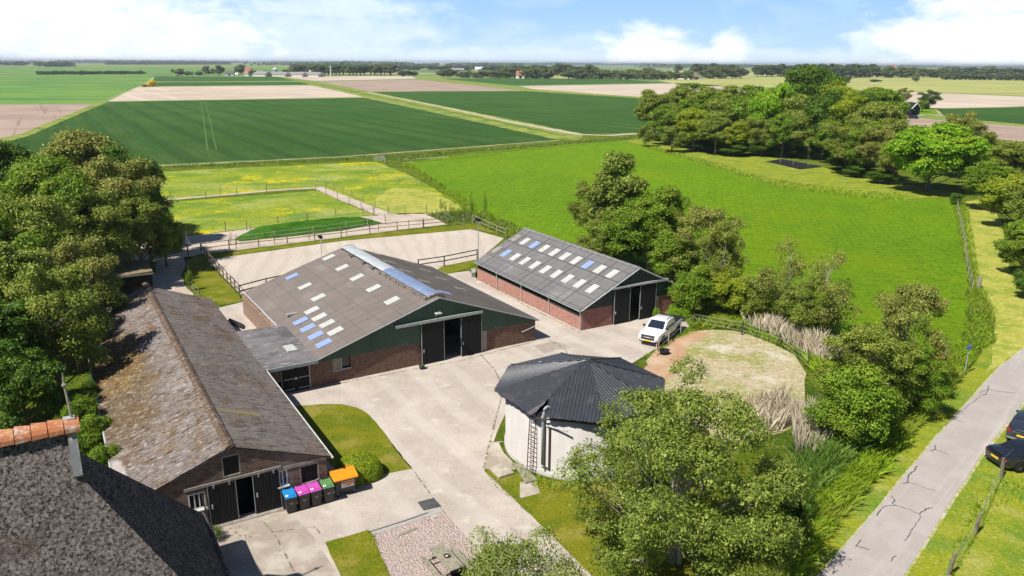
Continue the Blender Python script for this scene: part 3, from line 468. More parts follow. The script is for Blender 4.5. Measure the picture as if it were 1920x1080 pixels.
# ------------------------------------------------------------------ buildings
def corr_slope(name, parent, mat, s0, z0, s1, z1, d0, d1, rows=7, amp=.022, per=.177, lift=.0, lining=True, jit=.006):
    """corrugated sheets: corrugations run from eave (s0,z0) to ridge (s1,z1); d along the ridge"""
    m = MB(); L = d1-d0; nc = max(3, int(L/per*4)); dx, dz = s1-s0, z1-z0; ln = math.hypot(dx, dz); nx, nzv = (-dz/ln, dx/ln)
    if nzv < 0: nx, nzv = -nx, -nzv
    for r in range(rows):
        t0 = r/rows-(.02 if r else 0); t1 = (r+1)/rows; vs = []
        tilt = random.uniform(0, jit)
        for t, lf in ((t0, .018+tilt), (t1, 0.0)):
            for i in range(nc+1):
                d = d0+L*i/nc; w = amp*math.sin(2*PI*(d-d0)/per)+lf+lift
                vs.append((s0+dx*t+nx*w, d, z0+dz*t+nzv*w))
        m.add(vs, [(i, i+1, nc+2+i, nc+1+i) for i in range(nc)])
    nv_ = len(m.v)
    if lining:
        o = -.05
        a = [(s0+nx*o, z0+nzv*o), (s1+nx*o, z1+nzv*o), (s1+nx*(o-.06), z1+nzv*(o-.06)), (s0+nx*(o-.06), z0+nzv*(o-.06))]
        m.prism([(p[0], p[1]) for p in a], d0+.04, d1-.04)
    o = m.build(name, mat, parent, smooth=True); at = o.data.attributes.new('rnd', 'FLOAT', 'POINT')
    for i in range(nv_): at.data[i].value = .5-.5*math.sin(2*PI*((i % (nc+1))*L/nc)/per)
    return o
def slope_patch(name, parent, mat, sc, dc, ws, wd, s0, z0, s1, z1, lift=.06):
    k = (z1-z0)/(s1-s0); c = 1/math.hypot(1, k); h = ws*c/2; m = MB(); n = 10; sgn = 1
    vs = []
    for j, s in enumerate((sc-h, sc+h)):
        for i in range(n*4+1):
            d = dc-wd/2+wd*i/(n*4); w = lift+.014*math.sin(2*PI*i/8)
            vs.append((s-k*c*w, d, z0+(s-s0)*k+c*w))
    N = n*4+1; m.add(vs, [(i, i+1, N+i+1, N+i) for i in range(N-1)])
    # turned-down edges
    vs2 = [(x, y, z-lift*.9) for x, y, z in vs]; m.add(vs+vs2, [(i+1, i, 2*N+i, 2*N+i+1) for i in range(N-1)]+[(N+i, N+i+1, 3*N+i+1, 3*N+i) for i in range(N-1)]+[(0, N, 3*N, 2*N), (N-1, 2*N-1, 4*N-1, 3*N-1)])
    return m.build(name, mat, parent)
def clad(name, parent, mat, xs, top, bot, d, amp=.022, per=.2, step=.05):
    """vertical trapezoidal cladding in the gable plane (y=d), between bot(x) and top(x)"""
    m = MB(); x0, x1 = xs; n = int((x1-x0)/step); vs = []
    for i in range(n+1):
        x = x0+(x1-x0)*i/n; ph = ((x-x0)/per) % 1; w = -amp if .1 < ph < .45 else (amp if .55 < ph < .9 else 0)
        vs += [(x, d+w, bot(x)), (x, d+w, max(bot(x), top(x)))]
    m.add(vs, [(2*i, 2*i+2, 2*i+3, 2*i+1) for i in range(n)]); return m.build(name, mat, parent)
def board_door(parent, x0, x1, z0, z1, d, mat='black_board', name='sliding_door', hw=True):
    m = MB(); n = max(2, int((x1-x0)/.16)); w = (x1-x0)/n
    for i in range(n): m.box(x0+i*w+.006, x0+(i+1)*w-.006, d, d+.05+random.uniform(-.004, .004), z0, z1)
    o = m.build(name, mat, parent)
    if hw:
        MB().box(x1-.035, x1-.002, d-.012, d+.06, z0, z1).build('edge_strip', 'grey_gutter', o); MB().box(x0+.002, x0+.03, d-.012, d+.06, z0, z1).build('edge_strip', 'grey_gutter', o)
        h = MB().box(x0+.12, x0+.18, d-.06, d-.002, 1.0, 1.22); h.build('handle', 'galvanised', o)
        for q in (x0+.3, x1-.3): MB().box(q-.035, q+.035, d-.05, d-.002, z1-.12, z1+.06).build('hanger', 'grey_gutter', o)
    return o
def downpipe(parent, s, d, ztop, out=-.12, mat='galvanised'):
    m = MB(); m.tube([(s+out-.12, d, ztop), (s+out-.05, d, ztop-.12), (s-.07, d, ztop-.35), (s-.07, d, .02)], .045, 7); return m.build('downpipe', mat, parent)
def window(parent, x0, x1, z0, z1, d, bars=1, frame='white_trim', sill=True, pane='glass_dark', fw=.06):
    o = MB().box(x0+.01, x1-.01, d+.03, d+.05, z0+.01, z1-.01).build('window', pane, parent); f = MB()
    f.box(x0-fw, x0, d-.02, d+.06, z0, z1); f.box(x1, x1+fw, d-.02, d+.06, z0, z1); f.box(x0-fw, x1+fw, d-.021, d+.061, z1, z1+fw); f.box(x0-fw, x1+fw, d-.021, d+.061, z0-fw, z0)
    for i in range(bars): x = x0+(x1-x0)*(i+1)/(bars+1); f.box(x-.025, x+.025, d-.005, d+.055, z0, z1)
    f.build('window_frame', frame, o)
    if sill: MB().box(x0-.12, x1+.12, d-.14, d-.023, z0-.14, z0-.065).build('window_sill', frame, o)
    return o
OA = G(583, 727); TA = rad(31.88); OB = G(1090, 620); TB = rad(30.5); OS = G(415, 982); TS = rad(31.0)
def big_barn():
    b = empty('barn', OA, TA, 'large brick barn with green corrugated gable and blue and white barrel rooflight along its ridge', 'barn')
    W, D, ax, az, e0, ze0, e1, ze1 = 18.86, 19.4, 10.05, 5.12, .3, 1.99, 19.0, 1.83
    top = lambda x: (ze0+(x-e0)*(az-ze0)/(ax-e0) if x < ax else az+(x-ax)*(ze1-az)/(e1-ax))-.12
    m = MB(); m.box(13.6, 18.86, 0, .22, 0, 1.72); m.build('front_wall', 'brick_brown', b)
    m = MB()                                     # brick plinth walls with window and door opening
    m.box(.002, 1.62, 0, .22, 0, 1.78); m.box(1.62, 3.0, 0, .22, 0, .88); m.box(3.0, 8.62, 0, .22, 0, 1.80)
    m.build('front_wall', 'brick_brown', b)
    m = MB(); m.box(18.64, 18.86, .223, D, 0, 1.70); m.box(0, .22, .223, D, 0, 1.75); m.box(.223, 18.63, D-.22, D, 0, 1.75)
    m.build('side_wall', 'brick_brown_side', b)
    clad('gable_cladding', b, 'cladding_green', (.35, 8.62), top, lambda x: 1.80, -.05); clad('gable_cladding', b, 'cladding_green', (8.62, 13.6), top, lambda x: 3.42, -.05)
    clad('gable_cladding', b, 'cladding_green', (13.6, 18.9), top, lambda x: 1.72, -.05)
    m = MB(); m.prism([(1.0, 1.8), (8.6, 1.8), (8.6, 3.45), (13.6, 3.45), (13.6, 1.8), (18.3, 1.8), (18.6, 1.82), (ax, az-.3), (.9, 1.85)], .06, .14); m.build('gable_frame', 'cladding_dark', b); m = MB(); m.prism([(.5, 1.8), (18.4, 1.8), (ax, az-.3)], D-.1, D-.02); m.build('gable_frame', 'cladding_dark', b)
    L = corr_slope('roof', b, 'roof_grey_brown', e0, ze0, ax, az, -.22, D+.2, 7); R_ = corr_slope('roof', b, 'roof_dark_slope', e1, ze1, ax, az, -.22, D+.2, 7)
    m = MB()                                     # verge trim in front, gutters at the eaves
    for (p, q) in (((e0, ze0), (ax, az)), ((e1, ze1), (ax, az))):
        m.tube([(p[0], -.24, p[1]-.02), (q[0], -.24, q[1]-.02)], .05, 4)
    m.build('verge_trim', 'grey_gutter', b)
    m = MB(); m.tube([(e0-.07, -.2, ze0-.05), (e0-.07, D+.2, ze0-.05)], .07, 8); m.build('gutter', 'pale_gutter', b)
    m = MB(); m.tube([(e1+.07, -.2, ze1-.05), (e1+.07, D+.2, ze1-.05)], .07, 8); m.build('gutter', 'grey_gutter', b)
    # barrel rooflight
    def barrel(nm, d0, d1, mat, r=.66):
        m = MB(); k = 14; nd = int((d1-d0)/.5); vs = []
        for j in range(nd+1):
            d = d0+(d1-d0)*j/nd; rr = r+.012*(j % 2)
            for i in range(k+1):
                a = PI*i/k; vs.append((ax+rr*math.cos(a), d, az-.08+rr*.40*math.sin(a)))
        m.add(vs, [(j*(k+1)+i, j*(k+1)+i+1, (j+1)*(k+1)+i+1, (j+1)*(k+1)+i) for j in range(nd) for i in range(k)]); return m.build(nm, mat, b, smooth=True)
    barrel('ridge_rooflight', .45, 9.1, 'ridge_blue'); barrel('ridge_rooflight', 9.1, 18.9, 'ridge_white')
    m = MB(); k = 12
    for d, rr in ((.25, .70), (.45, .69)):
        pass
    m.prism([(ax+.72*math.cos(PI*i/k), az-.12+.33*math.sin(PI*i/k)) for i in range(k+1)], .18, .44); m.build('ridge_end_cap', 'ridge_tile', b); m = MB(); m.prism([(ax+.7*math.cos(PI*i/k), az-.12+.32*math.sin(PI*i/k)) for i in range(k+1)], 18.9, 19.1)
    m.build('ridge_end_cap', 'ridge_tile', b)
    m = MB(); m.box(ax-.9, ax-.66, .3, 18.8, az-.36, az-.27); d = .3                             # rough mortar and tile kerb on the left of the rooflight
    while d < 18.9:
        w = random.uniform(.28, .42)
        if d < 9.5 or random.random() < .35: m.box(ax-.92+random.uniform(-.05, .05), ax-.66, d, d+w-.03, az-.32, az-.02+random.uniform(-.03, .05))
        d += w
    m.build('ridge_kerb', 'ridge_tile', b)
    m = MB().tube([(ax-.67, .3, az-.02), (ax-.67, 18.9, az-.02)], .03, 5); m.build('kerb_flashing', 'dark_void', b)
    # rooflights
    A_ = (e0, ze0, ax, az); B_ = (ax, az, e1, ze1)
    for s, d, c in [(7.95, 18.5, 'w'), (7.77, 14.43, 'w'), (7.74, 10.71, 'w'), (7.71, 6.92, 'w'), (7.66, 3.09, 'w'), (4.23, 17.91, 'b'), (4.25, 14.16, 'w'), (4.19, 10.37, 'w'), (2.98, 8.42, 'w'), (2.96, 6.49, 'w'), (2.95, 4.65, 'w'), (2.92, 2.71, 'w'), (1.74, 7.45, 'b'), (1.72, 5.56, 'b'), (1.70, 3.63, 'b'), (1.68, 1.72, 'b')]:
        slope_patch('skylight', b, 'skylight_white' if c == 'w' else 'skylight_blue', s, d, 1.12, .86, *A_)
    for s, d, c in [(12.6, 18.7, 'd'), (12.4, 14.75, 'd'), (12.35, 11.0, 'd'), (12.2, 6.9, 'd'), (16.35, 18.7, 'd'), (16.2, 15.1, 'd'), (16.1, 11.4, 'd'), (15.95, 7.5, 'd'), (12.1, 2.96, 'b')]:
        slope_patch('skylight', b, 'skylight_dull' if c == 'd' else 'skylight_blue', s, d, 1.12, .86, *B_, lift=.05)
    MB().box(1.2, 2.0, 9.2, 9.5, 2.42, 2.6).build('roof_vent', 'concrete_grey', b)
    # doors, rail, lamp
    board_door(b, 8.52, 10.42, .05, 3.38, -.22); board_door(b, 11.86, 13.7, .05, 3.38, -.22)
    m = MB(); m.box(6.45, 13.75, -.30, -.12, 3.40, 3.50); m.box(6.45, 13.75, -.31, -.295, 3.30, 3.51); m.build('door_rail', 'rail_steel', b)
    m = MB(); m.tube([(9.75, -.1, 3.62), (9.72, -.55, 4.02)], .022, 6); m.build('lamp_arm', 'grey_gutter', b)
    m = MB(); m.box(9.5, 9.98, -.85, -.45, 4.0, 4.1); bevel(m.build('flood_lamp', 'pale_gutter', b), .03)
    m = MB(); m.box(1.66, 2.3, .05, .09, .92, 1.78); m.build('window_pane', 'weathered_wood', b)
    MB().box(2.32, 2.98, .16, .2, .9, 1.8).build('window_pane', 'glass_dark', b)
    m = MB(); m.box(1.62, 2.3, -.03, .04, .86, .92); m.box(2.3, 3.02, -.06, .05, .89, .95); m.box(2.28, 2.33, -.01, .1, .9, 1.8); m.build('window_sill', 'pale_gutter', b)
    m = MB(); m.box(-.06, .0, -.03, .1, 0, 1.84); m.build('corner_post', 'pale_gutter', b)
    MB().tube([(17.5, -.08, .98), (18.75, -.35, 1.42)], .035, 5).build('fixed_pole', 'pale_gutter', b)
    m = MB().box(13.6, 14.25, -.02, .0, 0, 1.7); m.build('door_jamb', 'old_concrete', b)
    m = MB().box(.3, 18.6, .3, D-.3, .01, .03); m.build('floor', 'barn_floor', b)
    m = MB(); m.box(9.2, 11.0, 9, 9.3, 0, 1.4); m.box(4, 4.2, 2, 17, 0, 1.6); m.box(14.5, 14.7, 2, 17, 0, 1.6); m.build('stall_wall', 'weathered_wood', b)
    m = MB()
    for d in (4.5, 9.7, 14.6):
        for s in (4.4, 14.3): MB().box(s-.08, s+.08, d-.08, d+.08, 0, 3.1).build('inner_post', 'grey_gutter', b)
big_barn()
def horse_barn():
    b = empty('barn', OB, TB, 'smaller pink brick barn with two even rows of rooflights on its grey roof', 'barn')
    W, D, ax, az, e0, ze0, e1, ze1 = 11.9, 19.0, 5.96, 4.83, -.24, 1.86, 12.15, 1.86
    top = lambda x: (ze0+(x-e0)*(az-ze0)/(ax-e0) if x < ax else az+(x-ax)*(ze1-az)/(e1-ax))-.12
    m = MB(); m.box(.001, 3.3, 0, .22, 0, 1.82); m.build('front_wall', 'brick_red', b); m = MB(); m.box(7.95, 11.9, 0, .22, 0, 1.86); m.build('front_wall', 'brick_red', b)
    m = MB(); m.box(0, .22, .223, D, 0, 1.18); m.box(11.68, 11.9, .223, D, 0, 1.7); m.box(.223, 11.67, D-.22, D, 0, 1.7); m.build('side_wall', 'brick_pink_sunlit_side', b)
    m = MB(); m.box(.06, .16, .25, D, 1.181, 1.80); m.build('side_vent_band', 'dark_void', b)
    m = MB(); m.box(-.03, .055, .05, 4.9, 1.181, 1.36); m.box(-.02, .05, 5.2, D-.1, 1.181, 1.25); m.build('side_cladding', 'cladding_dark', b)
    clad('gable_cladding', b, 'cladding_dark', (.05, 3.3), top, lambda x: 1.82, -.05); clad('gable_cladding', b, 'cladding_dark', (3.3, 7.95), top, lambda x: 3.35, -.05); clad('gable_cladding', b, 'cladding_dark', (7.95, 11.85), top, lambda x: 1.9, -.05)
    m = MB(); m.prism([(.7, 1.8), (3.3, 1.8), (3.3, 3.4), (7.95, 3.4), (7.95, 1.8), (11.3, 1.8), (11.3, 1.85), (ax, az-.3)], .06, .14); m.build('gable_frame', 'dark_void', b); m = MB(); m.prism([(.3, 1.75), (11.6, 1.75), (ax, az-.3)], D-.1, D-.02); m.build('gable_frame', 'dark_void', b)
    corr_slope('roof', b, 'roof_grey', e0, ze0, ax, az, -.22, D+.25, 6); corr_slope('roof', b, 'roof_grey', e1, ze1, ax, az, -.22, D+.25, 6)
    m = MB(); m.prism([(ax-.26, az-.06), (ax-.23, az-.02), (ax, az+.10), (ax+.23, az-.02), (ax+.26, az-.06), (ax, az+.04)], -.25, D+.28); m.build('ridge_cap', 'roof_grey', b)
    m = MB(); m.tube([(e0, -.24, ze0-.02), (ax, -.24, az)], .05, 4); m.tube([(e1, -.24, ze1-.02), (ax, -.24, az)], .05, 4); m.build('verge_trim', 'galvanised', b)
    m = MB(); m.tube([(e0-.07, -.2, ze0-.06), (e0-.07, D+.2, ze0-.06)], .06, 8); m.build('gutter', 'grey_gutter', b)
    A_ = (e0, ze0, ax, az)
    for i, c in enumerate('dwbwwwwbww'):
        slope_patch('skylight', b, {'w': 'skylight_white', 'b': 'skylight_blue', 'd': 'skylight_dull'}[c], 4.36, 18.34-i*1.861, 1.16, .82, *A_)
    for i, c in enumerate('dbwwwwwwww'):
        slope_patch('skylight', b, {'w': 'skylight_white', 'b': 'skylight_blue', 'd': 'skylight_dull'}[c], 2.17, 18.55-i*1.89, 1.16, .82, *A_)
    for d in (14.7, 9.9, 5.07, .12): downpipe(b, 0, d, ze0-.08)
    board_door(b, 3.3, 5.05, .05, 3.3, -.2); board_door(b, 6.15, 7.98, .05, 3.3, -.2)
    m = MB(); m.box(2.95, 9.3, -.28, -.12, 3.36, 3.45); m.box(2.95, 9.3, -.29, -.278, 3.28, 3.46); m.build('door_rail', 'pale_gutter', b)
    MB().box(.3, 11.6, .3, D-.3, .01, .03).build('floor', 'barn_floor', b)
    m = MB(); m.box(3.0, 3.15, 1.5, 18, 0, 1.9); m.box(8.2, 8.35, 1.5, 18, 0, 1.9); m.build('stall_wall', 'weathered_wood', b)
    MB().box(7.95, 8.45, -.02, -.001, 0, 1.86).build('door_jamb', 'old_concrete', b)
horse_barn()
def low_barn():
    b = empty('barn', OS, TS, 'long low old brick barn under mossy corrugated sheets with wheelie bins before its gable', 'barn')
    sL, sR, D, ax, az, e0, ze0, e1, ze1 = -4.1, 5.45, 32.0, .76, 4.08, -4.25, 2.18, 5.68, 2.2
    top = lambda x: (ze0+(x-e0)*(az-ze0)/(ax-e0) if x < ax else az+(x-ax)*(ze1-az)/(e1-ax))-.1
    m = MB()
    def pan(x0, x1, z0, z1f):
        m.prism([(x0, z0), (x1, z0), (x1, z1f(x1)), (x0, z1f(x0))], 0, .22)
    c = lambda k: (lambda x: k)
    pan(sL, -1.36, 0, top); pan(-1.36, -.6, 0, c(1.14)); pan(-1.36, -.6, 2.0, top); pan(-.6, -.5, 0, top)
    pan(-.5, .32, 2.28, top); pan(.32, ax, 2.28, c(2.44)); pan(ax, 1.17, 2.28, c(2.44)); pan(.32, ax, 3.56, top); pan(ax, 1.17, 3.56, top); pan(1.17, 2.96, 2.28, top)
    pan(2.96, 3.4, 0, c(1.22)); pan(2.96, 3.4, 2.04, top); pan(3.4, 4.03, 0, top); pan(4.03, 5.03, 0, c(.95)); pan(4.03, 5.03, 2.0, top); pan(5.03, sR, 0, top)
    m.build('front_wall', 'brick_old', b)
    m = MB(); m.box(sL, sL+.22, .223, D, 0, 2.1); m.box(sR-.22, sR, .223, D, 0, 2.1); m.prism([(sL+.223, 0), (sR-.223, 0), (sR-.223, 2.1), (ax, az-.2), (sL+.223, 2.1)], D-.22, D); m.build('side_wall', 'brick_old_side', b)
    corr_slope('roof', b, 'roof_mossy', e0, ze0, ax, az, -.12, D+.2, 4, amp=.038, per=.27); corr_slope('roof', b, 'roof_mossy_dull', e1, ze1, ax, az, -.12, D+.2, 4, amp=.038, per=.27)
    m = MB(); d = -.15
    while d < D+.2:
        w = 1.15; j = random.uniform(-.015, .015); m.prism([(ax-.24, az-.05+j), (ax-.2, az+.02+j), (ax, az+.12+j), (ax+.2, az+.02+j), (ax+.24, az-.05+j)], d, d+w-.02); d += w
    m.build('ridge_cap', 'ridge_mossy', b)
    m = MB(); m.tube([(e1+.06, -.2, ze1-.04), (e1+.06, 13.2, ze1-.04)], .06, 8); m.build('gutter', 'white_trim', b)
    m = MB(); m.tube([(e0-.06, -.2, ze0-.04), (e0-.06, D, ze0-.04)], .06, 8); m.build('gutter', 'pale_gutter', b)
    slope_patch('roof_patch', b, 'moss_orange', 2.25, 4.75, 2.3, .55, ax, az, e1, ze1, lift=.045)
    m = MB(); m.box(-1.5, 3.1, -.06, .0, 2.22, 2.36); m.box(3.0, sR, -.03, 0, 2.06, 2.24); m.build('lintel_beam', 'cement_beam', b)
    board_door(b, -.48, .86, .04, 2.2, -.09, name='door'); board_door(b, 1.66, 3.0, .04, 2.2, -.09, name='door')
    MB().box(.86, 1.66, 1.2, 1.22, 0, 2.3).build('dark_opening', 'dark_void', b)
    MB().box(sL+.3, sR-.3, .3, 14, .01, .03).build('floor', 'dark_void', b)
    window(b, -1.3, -.64, 1.18, 1.94, .02, 2); window(b, 2.98, 3.34, 1.26, 2.0, .02, 1)
    window(b, 4.1, 4.97, 1.0, 1.95, .02, 0, 'cement_beam', False, 'black_board'); window(b, .38, 1.12, 2.5, 3.5, .02, 0, 'cement_beam', False, 'black_board')
    m = MB().tube([(-.75, -.1, 2.0), (-.55, -.1, 0)], .04, 6); m.build('downpipe', 'bin_black', b)
    m = MB().box(-.5, 3.1, -.35, .0, .0, .05); m.build('door_sill', 'cement_beam', b)
    MB().tube([(5.0, -.06, 1.1), (3.9, -.1, .85)], .025, 5).build('fixed_rod', 'grey_gutter', b)
low_barn()
def link_shed():
    b = empty('shed', OA, TA, 'low flat roofed link shed with black double doors between two barns', 'shed')
    m = MB(); m.prism([(-3.1, -.62), (.42, -.62), (.52, 7.9), (-3.35, 8.2)], 2.12, 2.26, 'z'); m.build('roof', 'flat_felt', b)
    m = MB(); m.box(-3.1, .42, -.76, -.622, 2.02, 2.24); m.build('fascia', 'grey_gutter', b)
    m = MB(); m.box(-.95, -.25, 1.7, 3.0, 2.27, 2.36); k = m.build('skylight', 'skylight_white', b)
    board_door(b, -1.95, -1.02, .04, 1.86, -.06, name='door', hw=False); board_door(b, -1.0, -.07, .04, 1.86, -.06, name='door', hw=False)
    m = MB()
    for x0, x1 in ((-1.85, -1.12), (-.85, -.12)):
        for z in (.18, .95, 1.72): m.box(x0, x1, -.085, -.062, z, z+.05)
    m.build('door_strap', 'pale_gutter', b)
    MB().box(-1.1, -.95, -.12, -.066, .88, 1.05).build('latch', 'galvanised', b)
    m = MB(); m.box(-2.03, -1.97, -.08, .05, 0, 2.0); m.build('door_frame', 'grey_gutter', b)
    m = MB(); m.box(-2.0, 0, .1, .14, 0, 2.1); m.build('back_board', 'dark_void', b)
    m = MB(); m.box(-2.95, -2.05, -.05, -.01, .9, 1.95); m.build('side_panel', 'brick_brown', b)
    m = MB().tube([(-3.05, -.75, 2.28), (-3.0, -.78, 2.0)], .06, 6); m.build('gutter_end', 'white_trim', b)
    m = MB(); m.box(-3.2, .3, 7.4, 7.55, 0, 2.1); m.build('back_wall', 'brick_brown', b)
link_shed()
def back_shed():
    P = G(198, 560); b = empty('shed', P, TS, 'small shed with orange mossy flat roof under the trees behind the low barn', 'shed')
    q = G(270, 545)
    m = MB(); m.prism([(0, 1.9), (4.4, 2.1), (4.4, 2.2), (0, 2.0)], 0, 5.5); m.build('roof', 'moss_orange', b)
    m = MB(); m.box(.1, 4.3, .1, .2, 0, 1.9); m.box(4.1, 4.25, .2, 5.3, 0, 2.0); m.build('wall', 'black_board', b)
    m = MB(); m.box(-.05, 4.45, -.06, .0, 1.86, 2.0); m.build('fascia', 'cement_beam', b)
back_shed()
def thatched_house():
    b = empty('farmhouse', OS, TS, 'thatched farmhouse with steep grey reed roof and orange ridge tiles in the near corner', 'farmhouse')
    sE, dB, dF, zE, sP, zP, zR, dR = -1.05, -2.36, -12.66, 2.2, -5.48, 8.51, 9.955, -7.51; xl = -34.0
    dP0, dP1 = -6.55, -8.47
    # subdivided thatch slopes with soft uneven surface
    def quad(m, a, b_, c, d_, nu, nv, amp):
        a, b_, c, d_ = map(Vector, (a, b_, c, d_)); vs = []; n = (b_-a).cross(d_-a).normalized()
        for j in range(nv+1):
            for i in range(nu+1):
                u, v = i/nu, j/nv; p = (a*(1-u)+b_*u)*(1-v)+(d_*(1-u)+c*u)*v
                e = min(1, min(v, 1-v)*6+.0, ) if amp else 0
                p += n*(math.sin(u*9+v*5)*.3+random.uniform(-1, 1)*.5)*amp*e*min(1, min(u, 1-u)*8); vs.append(p)
        m.add(vs, [(j*(nu+1)+i, j*(nu+1)+i+1, (j+1)*(nu+1)+i+1, (j+1)*(nu+1)+i) for j in range(nv) for i in range(nu)])
    m = MB()
    quad(m, (xl, dF, zE), (sE, dF, zE), (sP, dP1, zP), (xl, dP1, zP), 60, 22, .05); quad(m, (xl, dP1, zP), (sP, dP1, zP), (sP, dR, zR), (xl, dR, zR), 60, 6, .04)
    quad(m, (sE, dB, zE), (xl, dB, zE), (xl, dP0, zP), (sP, dP0, zP), 60, 20, .05); quad(m, (sP, dP0, zP), (xl, dP0, zP), (xl, dR, zR), (sP, dR, zR), 60, 6, .04)
    quad(m, (sE, dF, zE), (sE, dB, zE), (sP, dP0, zP), (sP, dP1, zP), 24, 20, .05)
    m.build('thatched_roof', 'thatch', b, smooth=True)
    m = MB()
    for (p, q) in (((xl, dF), (sE, dF)), ((sE, dF), (sE, dB)), ((sE, dB), (xl, dB))):
        m.tube([(p[0], p[1], zE-.08), (q[0], q[1], zE-.08)], .16, 8)
    m.build('thatch_eave', 'thatch', b, smooth=True)
    m = MB(); m.box(xl, sE-.5, dF+.5, dF+.8, 0, zE); m.box(sE-.8, sE-.5, dF+.8, dB-.8, 0, zE); m.box(xl, sE-.5, dB-.8, dB-.5, 0, zE); m.build('wall', 'brick_old', b)
    # ridge tiles: overlapping half-round tiles
    m = MB(); s = xl; k = 8
    while s < sP-.1:
        L = .47; vs = []
        for (ss, r) in ((s, .40+random.uniform(-.02, .02)), (s+L-.02, .35)):
            vs += [(ss, dR+r*1.15*math.cos(PI*i/k), zR-.12+r*math.sin(PI*i/k)+random.uniform(-.004, .004)) for i in range(k+1)]
        m.add(vs, [(i, i+1, k+2+i, k+1+i) for i in range(k)]); m.add([vs[i] for i in range(k+1)], [tuple(range(k+1))]); s += L+.01
    o = m.build('ridge_tiles', 'ridge_orange_tile', b)
    # gable-end board with its sloping barge boards and finial pole
    m = MB(); m.prism([(dP1-.12, zP-.08), (dP0+.12, zP-.08), (dR, zR+.12)], sP-.02, sP+.10, 'x')
    m.build('ridge_end_board', 'lead_board', b)
    m = MB()
    for sg, dd in ((-1, dP1), (1, dP0)):
        v = Vector((0, dd-dR, zP-zR)); n = Vector((0, -v.z, v.y)).normalized()*(-sg)
        m.add([(sP-.16, dR, zR+.10), (sP+.12, dR, zR+.10), (sP+.12, dd+sg*.12, zP-.05), (sP-.16, dd+sg*.12, zP-.05), (sP-.16, dR, zR+.2), (sP+.12, dR, zR+.2), (sP+.12, dd+sg*.2, zP+.04), (sP-.16, dd+sg*.2, zP+.04)],
              [(4, 5, 6, 7), (3, 2, 1, 0), (0, 1, 5, 4), (1, 2, 6, 5), (2, 3, 7, 6), (3, 0, 4, 7)])
    m.build('barge_board', 'lead_board', b)
    m = MB(); m.box(sP-.22, sP+.15, dR-.14, dR+.14, zR+.14, zR+.28); m.build('end_flashing', 'galvanised', b)
    m = MB(); z0 = zR+.2
    m.tube([(sP+.1, dR-.1, zP+.9), (sP+.05, dR, z0+.1), (sP+.02, dR, z0+.75), (sP, dR, z0+1.2), (sP, dR, z0+1.24), (sP, dR, z0+1.30), (sP, dR, z0+1.34), (sP, dR, z0+1.7)], [.05, .05, .045, .04, .09, .09, .04, .02], 7)
    m.build('finial', 'weathered_wood', b)
thatched_house()
